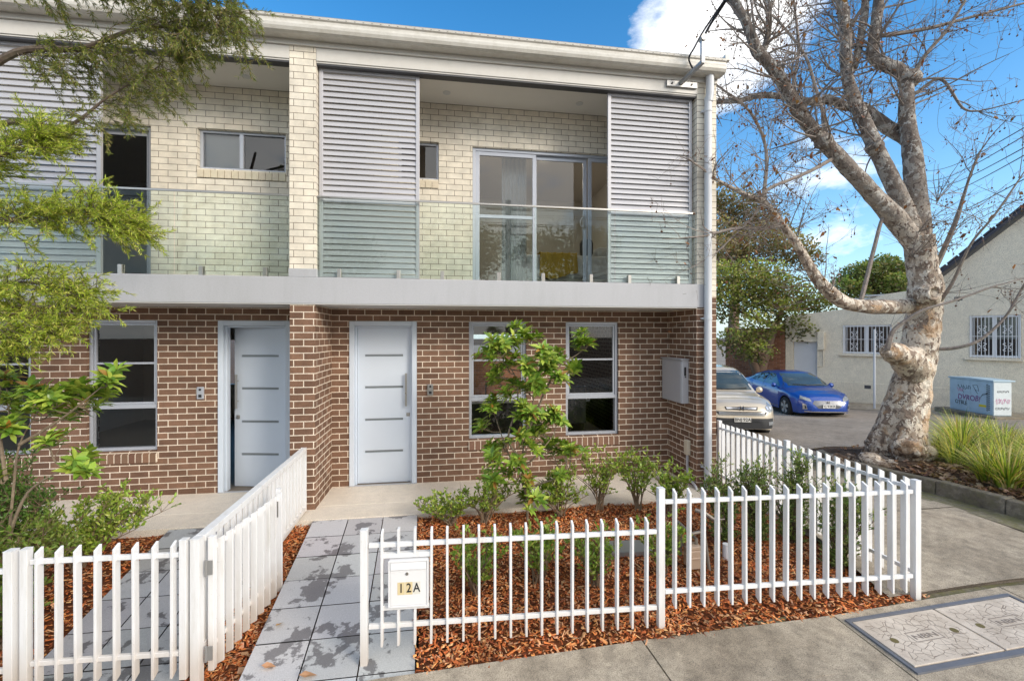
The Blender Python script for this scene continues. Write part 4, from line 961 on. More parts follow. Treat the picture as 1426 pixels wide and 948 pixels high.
def magnolia(name, label, base, stems, whorls, scale=1.0, group=None, pal=GREENS, stemr=.016):
    t_ = thing(name, label, 'shrub', base, group=group)
    b = MB(); lf = MB(); paths = []
    for st in stems:
        pts, rr = smooth_path([(*p, stemr*(1-.75*i/(len(st)-1))) for i, p in enumerate(st)], 5); b.tube(pts, rr, 7); paths += pts
    for wpt in whorls:
        p = Vector(wpt[:3]); q = min(paths, key=lambda s: (s-p).length+max(0, s.z-p.z+.05)*1.5)
        mid = (p+q)/2+Vector((random.gauss(0, .02), random.gauss(0, .02), -.03)); pts, rr = smooth_path([(*q, .007), (*mid, .006), (*p, .0045)], 4); b.tube(pts, rr, 5)
        ax = ((p-mid).normalized()+Vector((0, 0, .7))).normalized()
        n = wpt[3] if len(wpt) > 3 else random.randint(13, 19)
        whorl(lf, p, ax, n, .152*scale, .050*scale, pal, tilt=.9, warm=.02 if random.random() < .75 else .16)
        for k in range(2):
            o = Vector((random.gauss(0, .07), random.gauss(0, .06), random.gauss(-.02, .06)))*scale; b.tube([mid, p+o], [.004, .003], 4, caps=False); whorl(lf, p+o, ax+rnd_dir()*.5, random.randint(8, 13), .132*scale, .044*scale, pal, tilt=.8, warm=.02)
        if (p-q).length > .15: whorl(lf, (p*.65+mid*.35), ax, 9, .15*scale, .055*scale, pal)
        for k in range(2):
            if random.random() < .5: leaf(lf, p, ax+rnd_dir()*.3, rnd_dir(), .09, .03, jit((.33,.15,.03), .2))
    build('stem', tint(b, (.22,.17,.12)), M['bark'] , t_); build('foliage', lf, M['leaf'], t_, smooth=True); return t_
def tint(mb, col):
    mb.c = [c or jit(col, .1) for c in mb.c]; return mb
def shrub(name, label, base, h, sx, sy, stems, leaves, L_, W_, pal, group=None, stemc=(.20,.14,.09), lean=(0, 0), up=.55, low=.25, tips=True, mat='leaf', cat='shrub'):
    t_ = thing(name, label, cat, base, group=group); b = MB(); lf = MB(); bx, by, bz = base
    for s in range(stems):
        a = random.uniform(0, 6.283); rr_ = math.sqrt(random.random()); ex, ey = bx+lean[0]+math.cos(a)*sx*rr_, by+lean[1]+math.sin(a)*sy*rr_
        hz = h*random.uniform(.6, 1.0)*(1-.35*rr_); mid = (lerp(bx, ex, .35)+random.gauss(0, .03), lerp(by, ey, .35)+random.gauss(0, .03), bz+hz*.5)
        pts, rad = smooth_path([(bx+random.gauss(0, .03), by+random.gauss(0, .03), bz-.03, .009), (*mid, .006), (ex, ey, bz+hz, .003)], 5); b.tube(pts, rad, 5)
        for k in range(int(leaves*1.9/stems/7)+1):
            i = random.randint(int(len(pts)*low), len(pts)-1); q = pts[i]; d = (rnd_dir(-.2, 1)+Vector((0, 0, up))).normalized(); l2 = random.uniform(.04, .16)*(h/.6)**.5
            e = q+d*l2; b.tube([q, e], [.0025, .0015], 3, caps=False)
            for j in range(7):
                f = random.uniform(.35, 1); leaf(lf, q.lerp(e, f), d*.7+rnd_dir(-.4, 1)*.9, rnd_dir(.2, 1), L_*random.uniform(.6, 1.15), W_*random.uniform(.7, 1.1), jit(random.choice(pal), .25), .15, .05)
    build('stem', tint(b, stemc), M['bark'], t_); build('foliage', lf, M[mat], t_); return t_
AZ = [(.25,.37,.045), (.34,.45,.07), (.44,.48,.11), (.17,.28,.04)]
magnolia('magnolia_bush', 'young magnolia with glossy leaf whorls growing in front of the ground floor windows', (.98, 5.28, -.06),
    [[(.98,5.28,-.1),(.98,5.28,.2),(.96,5.28,.43),(.92,5.28,.74),(.99,5.28,1.14),(1.08,5.28,1.54),(1.14,5.28,1.9),(1.07,5.28,2.08)],
     [(.97,5.28,.26),(.87,5.3,.57),(.78,5.33,.71),(.68,5.38,.97),(.59,5.4,1.24)], [(.94,5.28,.61),(1.12,5.26,.78),(1.33,5.3,1.0)],
     [(.92,5.28,.7),(.74,5.25,.97),(.85,5.22,1.41),(.81,5.24,1.76),(.62,5.22,1.94)], [(.99,5.28,1.05),(1.21,5.22,1.58),(1.35,5.18,1.84),(1.58,5.14,2.0),(1.66,5.1,2.08)], [(.97,5.28,.35),(1.28,5.22,.46),(1.46,5.2,.54)]], MAGP+[(x+random.uniform(-.12,.12), y+random.uniform(-.2,.2), z+random.uniform(-.12,.1)) for x, y, z in MAGP[:36:3]])
magnolia('magnolia_bush', 'larger magnolia with brown dead leaves in the bed beside the closed gate', (-3.7, 4.3, -.16),
    [[(-3.7,4.3,-.2),(-3.7,4.32,.4),(-3.68,4.34,.9),(-3.6,4.3,1.3),(-3.45,4.3,1.6)], [(-3.7,4.32,.5),(-3.5,4.25,.9),(-3.2,4.2,1.1)], [(-3.6,4.3,1.3),(-3.3,4.3,1.5),(-2.95,4.25,1.78)], [(-3.7,4.3,1),(-3.8,4.35,1.5),(-3.78,4.35,1.8)]],
    [p for p in LMAGP if p[2] > 1.4 or p[0] > -3.25] + [(-3.3,4.2,1.33),(-3.6,4.2,1.45),(-3.75,4.3,1.0)], .95)
shrub('garden_shrub', 'rounded fine leaved bush at the picture edge below the leaning bottlebrush', (-4.0, 4.55, -.15), 1.5, .40, .4, 28, 5200, .040, .016, [(.10,.20,.035),(.15,.27,.05),(.07,.15,.03)], lean=(.08, 0), low=.35)
shrub('garden_shrub', 'leggy azalea spreading over the porch edge beside the path of the open door', (-3.66, 4.95, -.12), 0.82, .66, .34, 26, 2300, .052, .021, AZ, lean=(.30, .1), low=.3)
shrub('garden_shrub', 'low azalea with yellow green leaves behind the closed gate', (-3.72, 4.35, -.15), 0.95, .42, .3, 22, 2300, .045, .019, [(.19,.27,.05),(.24,.28,.07),(.12,.2,.03)], lean=(.1, 0), low=.25)
shrub('garden_shrub', 'small yellowing shrub in the mulch just behind the closed gate', (-3.45, 3.95, -.17), .55, .34, .22, 14, 1000, .05, .02, [(.22,.28,.05),(.14,.23,.03)], low=.2)
# beds under the windows
spots = [((.05, 5.35, -.07), .44, .44, .18, 13, 620, 'low azalea beside the rubble at the top of the main path'),
         ((.45, 5.3, -.07), .58, .42, .17, 13, 640, 'azalea between the main path and the magnolia'),
         ((1.42, 5.35, -.06), .62, .44, .16, 14, 640, 'thin azalea just beyond the magnolia under the brick wall'),
         ((1.95, 5.40, -.05), .98, .42, .14, 11, 560, 'tall sparse azalea below the second ground floor window'),
         ((2.45, 5.35, -.04), .95, .40, .16, 12, 620, 'tall sparse azalea nearest the porch fin'),
         ((2.75, 5.05, -.03), .72, .32, .2, 15, 800, 'bushy azalea behind the tall fence post'),
         ((.25, 3.95, -.08), .66, .22, .16, 12, 520, 'leggy shrub with bare lower stems behind the letterbox end of the low fence'),
         ((.85, 4.0, -.08), .62, .32, .18, 13, 620, 'half bare shrub in the middle of the mulch bed'),
         ((1.36, 3.85, -.06), .60, .22, .18, 12, 520, 'thin green shrub in the mulch behind the low fence'),
         ((2.02, 3.85, -.03), .62, .24, .16, 12, 540, 'twiggy green shrub behind the end of the low fence beside the drain cover')]
for b, h, sx, sy, st, n, lab in spots:
    tall = h > .7
    shrub('garden_shrub', lab, (b[0], b[1], mulch_z(b[0], b[1])), h, sx, sy, st+3, int(n*1.15), .048, .020, AZ if b[1] > 5 else [(.19,.32,.045),(.26,.38,.055),(.36,.43,.09)], group='azaleas in the mulch bed', low=.42 if b[1] > 5 else .34, lean=(random.uniform(-.08, .08), random.uniform(-.05, .05)))
RM = [(.16,.25,.06), (.25,.33,.08), (.36,.40,.13), (.11,.18,.04)]
for b, h, sx, sy, st, n, lab, lean in (((2.95, 4.35, 0), 1.0, .22, .2, 14, 900, 'upright bush with small pointed leaves next to the downpipe', (0, 0)),
                           ((3.3, 4.25, 0), .98, .22, .2, 16, 1200, 'dense bush in the middle of the corner bed', (0, 0)),
                           ((3.62, 4.15, .02), 1.0, .2, .2, 16, 1100, 'dark bush leaning on the side fence', (.03, 0)),
                           ((3.66, 3.62, .03), .98, .24, .2, 18, 900, 'trailing dark bush woven through the side fence by the corner post', (.08, .0))):
    shrub('corner_bush', lab, (b[0], b[1], mulch_z(b[0], b[1])), h, sx, sy, st, int(n*1.7), .046, .014, RM, lean=lean, low=.12, stemc=(.13,.09,.06))
m = MB()
for i in range(7):
    c = Vector((.02+random.uniform(-.05, .06), 5.42+random.uniform(-.03, .03), -.04)); vs = [c+rnd_dir(-.3, 1)*random.uniform(.03, .06) for k in range(5)]; m.add(vs, [(0,1,2),(0,2,3),(0,3,4),(0,4,1),(1,2,3),(1,3,4)])
tag(build('rubble', m, M['soffit'], base=(.02, 5.42, -.05)), 'pale broken stones at the corner of the mulch bed by the main path', 'stones', kind='thing')
m = MB()
for x, y in ((-1.50, 3.55), (-1.46, 3.40), (-1.50, 3.28), (-1.33, 3.75), (-1.45, 3.32), (-1.54, 3.9), (-2.55, 4.5), (-1.25, 3.32), (-2.42, 4.35), (-.95, 3.2)): dry_leaf(m, (x, y, (path_z(y) if x > -1.4 else mulch_z(x, y))+.02), random.uniform(.035, .06), jit((.52,.30,.17), .2), .3)
tag(build('fallen_leaves', m, M['leafm']), 'dry tan leaves lying along the edge of the main path', 'leaves', kind='stuff')

# ------------------------------------------------------------------ leaning bottlebrush over the balcony corner
bt = thing('bottlebrush_tree', 'fine leaved bottlebrush tree hanging over the corner of the balcony', 'tree', (-4.55, 4.3, -.2))
brs = {'trunk': [(-4.55,4.3,-.25,.10),(-4.6,4.25,.8,.085),(-4.5,4.25,1.9,.075),(-4.3,4.25,3.0,.06),(-4.1,4.25,4.0,.055),(-4.0,4.2,5.0,.04),(-3.8,4.2,5.9,.02)],
 'b1': [(-4.05,4.25,4.2,.034),(-3.5,4.15,4.55,.028),(-3.0,4.1,4.60,.022),(-2.6,4.05,4.75,.014),(-2.2,4.0,4.80,.007)],
 'b2': [(-4.0,4.2,4.9,.03),(-3.5,4.1,5.2,.022),(-2.9,4.0,5.25,.015),(-2.2,3.95,5.05,.008),(-1.8,3.9,4.85,.004)],
 'b3': [(-3.9,4.2,5.4,.03),(-3.3,4.05,5.7,.02),(-2.6,3.95,5.65,.012),(-1.9,3.9,5.25,.005)],
 'b4': [(-4.0,4.25,3.9,.03),(-3.55,4.2,4.0,.022),(-3.1,4.1,3.95,.014),(-2.75,4.05,4.2,.008),(-2.35,4.0,4.45,.005)],
 'b5': [(-4.3,4.25,3.0,.03),(-3.7,4.1,3.1,.02),(-3.2,4.05,3.22,.012),(-2.85,4.0,3.2,.007),(-2.65,3.95,3.1,.004)],
 'b6': [(-4.4,4.25,2.5,.03),(-3.8,4.1,2.55,.02),(-3.3,4.0,2.65,.012),(-2.9,3.95,2.55,.005)],
 'b7': [(-4.3,4.25,3.1,.028),(-3.8,4.0,3.45,.018),(-3.4,3.9,3.6,.01),(-3.1,3.9,3.75,.005)],
 'b8': [(-4.45,4.25,2.2,.028),(-4.0,4.0,2.2,.018),(-3.5,3.95,2.2,.01),(-3.1,3.9,2.3,.005)]}
tr = MB(); br = MB(); lf = MB(); BP = {}
for k, p in brs.items():
    pts, rr = smooth_path(p, 6); BP[k] = pts; (tr if k == 'trunk' else br).tube(pts, rr, 8)
OLIVE = [(.17,.21,.035), (.24,.26,.05), (.11,.15,.03), (.30,.26,.10)]; LIME = [(.42,.52,.05), (.54,.60,.09), (.26,.36,.035), (.62,.60,.16), (.17,.23,.03)]
def spray(q, d, L_, pal, dens, nl, hang):
    pts = [q]; dd = Vector(d).normalized(); n = 7
    for i in range(n):
        dd = (dd+Vector((random.gauss(0, .12), random.gauss(0, .12), random.gauss(0, .08)-hang))).normalized(); pts.append(pts[-1]+dd*L_/n)
    br.tube(pts, [.0034*(1-i/(n+2)) for i in range(n+1)], 3, caps=False)
    for i in range(int(dens*L_)):
        f = random.uniform(.22, 1)**.8*n; j = min(n-1, int(f)); p = pts[j].lerp(pts[j+1], f-j); ax = (pts[j+1]-pts[j]).normalized()
        r_ = rnd_dir(); dv = (ax*random.uniform(.55, 1.1)+r_*.65).normalized(); c = jit(random.choice(pal), .28); wv = dv.cross(rnd_dir())
        if wv.length < .1: continue
        wv = wv.normalized()*.0027; e = p+dv*nl*random.uniform(.6, 1.15)
        lf.add([p-wv*.6, (p+e)/2-wv, e, (p+e)/2+wv], [(0,1,2,3)], c)
    return pts
for k, n, pal, hang, L0, d0 in (('b1', 95, OLIVE, .10, .42, (.7,-.05,-.25)), ('b2', 120, OLIVE, .12, .45, (.6,-.1,-.45)), ('b3', 130, OLIVE, .13, .5, (.55,-.1,-.5)), ('b4', 60, OLIVE, .08, .35, (.8,-.1,-.2)),
                            ('b5', 150, LIME, .05, .34, (.8,-.15,.2)), ('b6', 150, LIME, .05, .32, (.7,-.15,.0)), ('b7', 130, LIME, .03, .32, (.75,-.1,.5)), ('b8', 140, LIME, .05, .3, (.8,-.2,.1))):
    P = BP[k]
    for i in range(n):
        q = P[random.randint(int(len(P)*.25), len(P)-1)]; d = Vector(d0)+rnd_dir()*.75
        s = spray(q, d, L0*random.uniform(.5, 1.2), pal, 200, .046, hang)
        for j in range(3):
            if random.random() < .7: q2 = random.choice(s[1:6]); spray(q2, Vector(d0)*.8+rnd_dir()*.8, L0*random.uniform(.3, .65), pal, 215, .044, hang)
build('trunk', tint(tr, (.12,.09,.07)), M['bark'], bt, smooth=True); build('branches', tint(br, (.14,.11,.085)), M['bark'], bt); build('crown', lf, M['leafm'], bt)
# ------------------------------------------------------------------ the big bare plane tree in the street bed
def plane_bark():
    k = N('plane_bark'); p = k.pos()
    mp = k.n('ShaderNodeMapping'); mp.inputs['Scale'].default_value = (1, 1, .62); k.l(p, mp.inputs[0])
    wr = k.n('ShaderNodeVectorMath'); wr.operation = 'MULTIPLY_ADD'; nz = k.noise(7, 4, p); k.l(nz.outputs['Color'], wr.inputs[0]); wr.inputs[1].default_value = (.16,.16,.16); k.l(mp.outputs[0], wr.inputs[2])
    n1 = k.noise(4.6, 4, wr.outputs[0], .5).outputs[0]; n2 = k.noise(7.5, 5, wr.outputs[0], .55).outputs[0]; n3 = k.noise(17, 3, wr.outputs[0], .5).outputs[0]
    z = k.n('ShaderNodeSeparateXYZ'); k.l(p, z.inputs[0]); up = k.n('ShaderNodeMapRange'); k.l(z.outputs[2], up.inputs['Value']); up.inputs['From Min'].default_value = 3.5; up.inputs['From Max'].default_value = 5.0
    def mask(nz, t, w=.02): return k.ramp(nz, [(t, (0,0,0)), (t+w, (1,1,1))])
    nA = k.noise(5.2, 3, wr.outputs[0], .45).outputs[0]; nB = k.noise(8.3, 3, p, .5).outputs[0]; nC = k.noise(12.5, 3, wr.outputs[0], .5).outputs[0]
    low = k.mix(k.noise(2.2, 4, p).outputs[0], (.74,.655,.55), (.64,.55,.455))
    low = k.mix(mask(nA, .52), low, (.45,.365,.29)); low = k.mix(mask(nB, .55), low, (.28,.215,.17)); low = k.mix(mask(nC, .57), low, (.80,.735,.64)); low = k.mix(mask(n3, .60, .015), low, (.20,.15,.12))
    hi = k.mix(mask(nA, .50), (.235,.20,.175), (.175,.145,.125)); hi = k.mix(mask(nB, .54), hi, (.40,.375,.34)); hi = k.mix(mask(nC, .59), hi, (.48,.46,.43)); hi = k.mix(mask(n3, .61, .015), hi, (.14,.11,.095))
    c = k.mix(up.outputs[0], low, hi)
    tan = k.ramp(n1, [(.55, (0,0,0)), (.60, (1,1,1))]); lowm = k.math('LESS_THAN', z.outputs[2], 2.7)
    c = k.mix(k.math('MULTIPLY', k.math('MULTIPLY', tan, lowm), .55), c, (.56,.35,.19))
    base = k.n('ShaderNodeMapRange'); k.l(z.outputs[2], base.inputs['Value']); base.inputs['From Min'].default_value = 1.0; base.inputs['From Max'].default_value = .3
    dk = k.ramp(k.noise(6, 6, p, .7).outputs[0], [(.40, (.30,.25,.21)), (.60, (1,1,1))]); c = k.mix(base.outputs[0], c, k.mix(1.0, c, dk, 'MULTIPLY'))
    fine = k.noise(45, 6, p, .7).outputs[0]; c = k.mix(1.0, c, k.ramp(fine, [(.3, (.70,.68,.66)), (.55, (1.05,1.05,1.05))]), 'MULTIPLY')
    edge = k.math('ADD', k.math('MULTIPLY', mask(nA, .52), .6), k.math('MULTIPLY', mask(nB, .55), .5))
    h = k.math('ADD', k.math('MULTIPLY', edge, .55), k.math('ADD', k.math('MULTIPLY', fine, .55), k.math('MULTIPLY', n3, .8)))
    return k.done(k.bsdf(c, .8, nrm=k.bump(h, 1.0, .03), spec=.25))
M['plane'] = plane_bark()
from mathutils import noise as mnoise
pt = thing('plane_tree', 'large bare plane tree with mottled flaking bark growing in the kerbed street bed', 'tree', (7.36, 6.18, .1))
tk = MB()
def limb_tube(mb, pts, rr, n, amp, fl=0.0):
    s = len(mb.v); mb.tube(pts, rr, n)
    cx = []
    for i, p in enumerate(pts):
        for k in range(n):
            j = s+i*n+k; v = Vector(mb.v[j]); d = v-p
            a = mnoise.noise(v*2.1)*.5+mnoise.noise(v*5.2)*.35+mnoise.noise(v*11)*.2+mnoise.noise(v*24)*.13
            g = 1+amp*a
            if fl:
                h = max(0, 1-(v.z-.1)/1.15); th = math.atan2(d.y, d.x)
                g *= 1+fl*h*h*(.30*math.sin(th*3+1.1)+.20*math.sin(th*5+.4)+.15*math.sin(th*8+2)+.30*mnoise.noise(v*3.3)+.15*mnoise.noise(v*8))
            mb.v[j] = tuple(p+d*g)
PT = {}
LIMBS = {kk: [(x, y, z, r*(.74 if kk == 'trunk' else .80)) for x, y, z, r in vv] for kk, vv in LIMBS.items()}
LIMBS.pop('W5'); LIMBS['W2'] = [(x, y, z, r*.7) for x, y, z, r in LIMBS['W2']]; LIMBS['W4'] = [(x, y, z, r*.7) for x, y, z, r in LIMBS['W4']]; LIMBS['L6'] = [(7.52,6.04,1.66,.24),(7.30,5.97,1.78,.23),(7.06,5.91,1.90,.185),(6.84,5.85,1.97,.13),(6.70,5.81,1.96,.08)]; LIMBS['W4'].append((7.36, 6.18, 4.28, .04))
for key in LIMBS:
    if key[0] == 'W' or key in ('L5b', 'L6b'):
        q0 = Vector(LIMBS[key][0][:3]); near = min((Vector(a[:3]).lerp(Vector(b[:3]), f) for kk in ('trunk', 'L1', 'L2', 'L3', 'L4', 'L5', 'L6') for a, b in zip(LIMBS[kk], LIMBS[kk][1:]) for f in (0, .25, .5, .75)), key=lambda s: (s-q0).length)
        LIMBS[key] = [(*near, LIMBS[key][0][3]*1.2)]+list(LIMBS[key])
for key, p in LIMBS.items():
    main = key in ('trunk',)
    pts, rr = smooth_path(p, 14 if main else 7); PT[key] = (pts, rr)
trk = list(LIMBS['trunk']); trk = [(x, y, z, r*(.92 if z < 3 else .97)) for x, y, z, r in trk]; trk = [(7.33, 6.18, -.12, .52)]+trk
pts, rr = smooth_path(trk, 26); limb_tube(tk, pts, rr, 110, .16, .75); PT['trunk'] = (pts, rr)
for key in ('L1', 'L2', 'L3', 'L4', 'L5', 'L6', 'L1b', 'L3b'): limb_tube(tk, *PT[key], 20 if key != 'L6' else 26, .22 if key != 'L6' else .45)
def knob(c, r, sq=(1,1,1), amp=.3):
    n, q = 26, 16; vs = []
    for j in range(q+1):
        ph = math.pi*j/q
        for i in range(n):
            th = 2*math.pi*i/n; d = Vector((math.sin(ph)*math.cos(th)*sq[0], math.sin(ph)*math.sin(th)*sq[1], math.cos(ph)*sq[2])); v = Vector(c)+d*r
            vs.append(v+d*r*amp*(mnoise.noise(v*4)+.5*mnoise.noise(v*10)))
    tk.add(vs, [(j*n+i, j*n+(i+1) % n, (j+1)*n+(i+1) % n, (j+1)*n+i) for j in range(q) for i in range(n)])
knob((7.50, 5.86, 2.86), .17); knob((7.36, 5.96, 1.90), .16, (1,1,.9)); knob((6.78, 5.83, 1.99), .105, (1,1,.9), .6)
knob((7.22, 5.86, .46), .22, (1.1,.8,1.0), .6); knob((7.42, 5.85, .40), .17, (1,.8,1), .6); knob((6.80, 5.95, .15), .26, (1.2,1,.8), .6); knob((6.42, 6.2, .16), .20, (1.1,1,.8), .6)
knob((5.98, 6.2, 5.35), .13); knob((7.05, 6.3, 5.35), .13); knob((7.72, 6.28, 6.55), .15)
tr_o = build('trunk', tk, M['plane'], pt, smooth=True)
scar = MB(); ct = Vector((7.43, 5.70, 2.88))
scar.lathe([(.0, .05), (.07, .045), (.075, .0), (.10, -.03), (.125, -.005), (.14, .05)], ct, 'y', 20); build('branch_scar', scar, M['plane'], pt, smooth=True)
# finer branches, twigs, dead leaves and seed balls
tw = MB(); dl = MB(); sb = MB(); tips = []
def twig(q, d, L_, r, depth, droop):
    n = max(4, int(L_/.13)); P = [Vector(q)]; dd = Vector(d).normalized(); bend = rnd_dir()*.10
    for i in range(n):
        dd = (dd+bend+rnd_dir()*.15+Vector((0, 0, droop))).normalized(); P.append(P[-1]+dd*L_/n)
        if random.random() < .15: bend = rnd_dir()*.12
    rad = [max(.0022, r*(1-.75*i/n)) for i in range(n+1)]; tw.tube(P, rad, 5 if r > .012 else 3, caps=False)
    tips.append(P[-1])
    if depth > 0:
        m_ = random.randint(2, 4) if depth > 1 else random.randint(2, 4)
        for k in range(m_):
            i = random.randint(max(1, n//4), n); a = (P[i]-P[i-1]).normalized(); dv = (a*.55+rnd_dir()*.95+Vector((0, 0, .12))).normalized()
            twig(P[i], dv, L_*random.uniform(.35, .62), rad[i]*.68, depth-1, droop*.8)
    for k in range(2):
        if random.random() < (.20 if depth == 0 else .12):
            i = random.randint(1, n); p = P[i]
            if random.random() < .34:
                dry_leaf(dl, p+Vector((0, 0, -.05)), random.uniform(.018, .042), jit(random.choice([(.24,.12,.055), (.22,.085,.045), (.42,.19,.09)]), .25), 1.2)
            else:
                e = p+Vector((random.uniform(-.03, .03), random.uniform(-.03, .03), -random.uniform(.06, .14))); tw.tube([p, e], .0025, 3, caps=False); r_ = random.uniform(.013, .02)
                sb.add([e+Vector(v)*r_ for v in ((1,0,0),(-1,0,0),(0,1,0),(0,-1,0),(0,0,1),(0,0,-1),(.6,.6,.6),(-.6,.6,-.6))], [(0,2,4),(2,1,4),(1,3,4),(3,0,4),(2,0,5),(1,2,5),(3,1,5),(0,3,5)], jit((.16,.085,.05), .3))
for key in ('L1b', 'L3b', 'L4', 'L5', 'L5b', 'L6b', 'W1', 'W2', 'W3', 'W6', 'W7', 'W8', 'W9', 'W10', 'W11', 'W12'):
    P, rr = PT[key]; dv = (P[-1]-P[-3]).normalized()
    for s in range(3): twig(P[-1], dv+rnd_dir()*(.1+.3*s), .9, rr[-1]*(.95 if s == 0 else .6), 2, .01)
for key in ('L5b', 'L6b', 'W1', 'W2', 'W3', 'W4', 'W6', 'W7', 'W8', 'W9', 'W10', 'W11', 'W12'):
    tw.tube(*PT[key], 7 if key in ('W2', 'W4') else 6)
plan = [('L1', 44, .9, .018, 2, .1), ('L1b', 28, .9, .014, 2, .1), ('L2', 36, 1.0, .018, 2, .1), ('L3', 36, 1.0, .018, 2, .1), ('L3b', 10, .8, .012, 2, .1), ('L4', 38, .8, .013, 2, .0),
        ('L5', 44, .75, .010, 2, -.05), ('L5b', 20, .6, .007, 1, -.10), ('W1', 8, .6, .007, 2, .0), ('W2', 28, .7, .009, 2, -.02), ('W3', 12, .7, .009, 2, .03), ('W6', 18, .8, .009, 2, .02),
        ('W7', 22, .7, .008, 2, .02), ('W8', 26, .8, .010, 2, .0), ('W9', 9, .55, .007, 2, 0), ('W10', 10, .7, .007, 2, .02), ('W11', 20, .8, .009, 2, .02), ('W12', 24, .7, .008, 2, .02), ('L6b', 5, .4, .005, 1, 0)]
for key, n, L_, r, dep, dr in plan:
    P, rr = PT[key]
    for i in range(n):
        lo = .30 if key in ('L1', 'L2', 'L3', 'L5', 'L4') else .2
        j = random.randint(int(len(P)*lo), len(P)-2); ax = (P[j+1]-P[j]).normalized(); d = (ax*.5+rnd_dir(-.6, 1)*1.0).normalized()
        twig(P[j]+d*rr[j]*.6, d, L_*random.uniform(.55, 1.35), min(r, rr[j]*.6), dep, dr*.25)
for x, y, z in ((7.55, 6.0, 3.9), (7.8, 6.0, 3.6), (7.9, 6.0, 4.4), (7.4, 6.0, 3.5), (7.85, 6.0, 2.9)):
    for k in range(7): twig((x, y, z), rnd_dir(-.1, 1)*1.0+Vector((0, -.5, .3)), random.uniform(.35, .9), .008, 1, .02)
build('branches', tint(tw, (.255,.22,.195)), M['bark'], pt); tag(build('dead_leaves', dl, M['leafm'], pt), kind='stuff'); tag(build('seed_balls', sb, M['chips'], pt), kind='stuff')

# grass clumps and litter in the street bed
m = MB()
for i in range(2600):
    x = random.uniform(6.66, 10.8); y = random.uniform(1.6, 7.2)
    if random.random() < .6: y = random.uniform(3.6, 5.6); x = random.uniform(6.66, 8.5)
    dry_leaf(m, (x, y, bed_z(x, y)+random.uniform(.005, .03)), random.uniform(.02, .055), jit(random.choice([(.30,.17,.10), (.42,.27,.17), (.20,.10,.06), (.48,.34,.24)]), .25), .6)
tag(build('leaf_litter', m, M['leafm']), 'dead brown leaves covering the soil of the street bed', 'leaf litter', kind='stuff')
def clump(mb, h, n, spread, pal):
    for i in range(n):
        a = random.uniform(0, 6.283); o = random.uniform(0, .1); lean = random.uniform(.08, 1)*spread; d = Vector((math.cos(a), math.sin(a), 0)); L_ = h*random.uniform(.55, 1.1); wv = Vector((-d.y, d.x, 0))*random.uniform(.007, .013)
        c = jit(random.choice(pal), .34); prev = None; base = d*o
        for s in range(5):
            f = s/4; p = base+d*(lean*f**1.8)+Vector((0, 0, L_*(f-.28*lean/ h*f**2.6))); ww = wv*(1-f*.92)
            if prev: mb.add([prev[0]-prev[1], prev[0]+prev[1], p+ww, p-ww], [(0,1,2,3)], c)
            prev = (p, ww)
GP = [(.30,.40,.04), (.44,.52,.06), (.16,.25,.03), (.62,.60,.10), (.74,.64,.28), (.50,.36,.15), (.10,.17,.025)]
M['grass'] = attr_leaf('grass_blade', .5, .3)
gm = []
for q in range(4):
    mm = MB(); clump(mm, .58+.05*q, 210, .72, GP); gm.append(mm)
cl = [(7.75,5.55),(8.1,6.1),(8.6,5.6),(9.0,5.0),(8.0,4.4),(9.5,5.2),(9.1,6.6),(8.05,5.75),(8.35,5.35),(7.95,5.1),(8.75,5.95),(8.75,5.3),(8.35,4.7),(7.75,4.62),(7.35,4.95),(9.25,6.1),(9.2,5.4),(8.85,4.6),(8.1,4.1),(7.45,4.1),(7.15,4.5),(9.7,6.3),(9.8,5.6),(9.5,4.7),(10.2,6.3),(10.3,5.5),(7.2,3.6),(7.8,3.5),(8.5,3.6),(9.2,3.9),(10.0,4.6),(8.75,6.45),(9.5,6.8),(10.3,7.0)]
place = ['beside the plane trunk', 'against the kerb edge', 'in the middle of the bed', 'along the road side of the bed']
fm = {}
for i, (x, y) in enumerate(cl):
    q = i % 4
    if q not in fm: o = fm[q] = build('grass_clump', gm[q], M['grass'], local=True)
    else: o = fm[q].copy(); COL.objects.link(o)
    k = random.uniform(.8, 1.12); o.location = (x+random.uniform(-.08, .08), y+random.uniform(-.08, .08), bed_z(x, y)-.02); o.scale = (k, k, k*random.uniform(.8, 1.05)); o.rotation_euler[2] = random.uniform(0, 6.28)
    tag(o, 'tufted strappy yellow green grass clump growing in the kerbed street bed', 'grass clump', 'grass clumps in the street bed')

# ------------------------------------------------------------------ across the side street
bh = thing('beige_house', 'beige rendered house with barred white windows and dark tiled gable across the street', 'house', wp(0, 0, -.5))
WB = lambda mm: xform(mm, basis((WD.x, WD.y, 0), (0, 0, 1), (W0.x, W0.y, 0)))     # local x along the wall, y up, z out
def slabm(x0, x1, z0, z1, a, b): q = MB(); q.box(x0, x1, z0, z1, a, b); return q
def wallpoly(pts, th=.3):
    q = MB(); q.prism(pts, 'z', -th, 0); return q
hm = MB(); ops = [(-2.17, -1.28, -.5, 1.95), (-.40, 1.10, 1.50, 2.63), (3.14, 4.30, 1.48, 2.90)]
tmp = MB(); hole_wall(tmp, -2.45, 7.5, -.9, 3.0, 0, .3, ops)                  # built in x/z, then turned to the wall frame
tmp.v = [(x, z, -y) for x, y, z in tmp.v]
tmp2 = wallpoly([(-2.45, 3.0), (7.5, 3.0), (7.5, 6.6), (5.2, 6.9), (2.30, 4.12), (2.2, 3.95), (.9, 3.80), (-.45, 3.27), (-2.45, 3.05)])
sd = MB(); sd.quad((-2.45, -.9, 0), (-2.45, 3.05, 0), (-2.45, 3.05, -6), (-2.45, -.9, -6))
build('wall', WB(join(tmp, tmp2, sd)), M['wallrender'], bh)
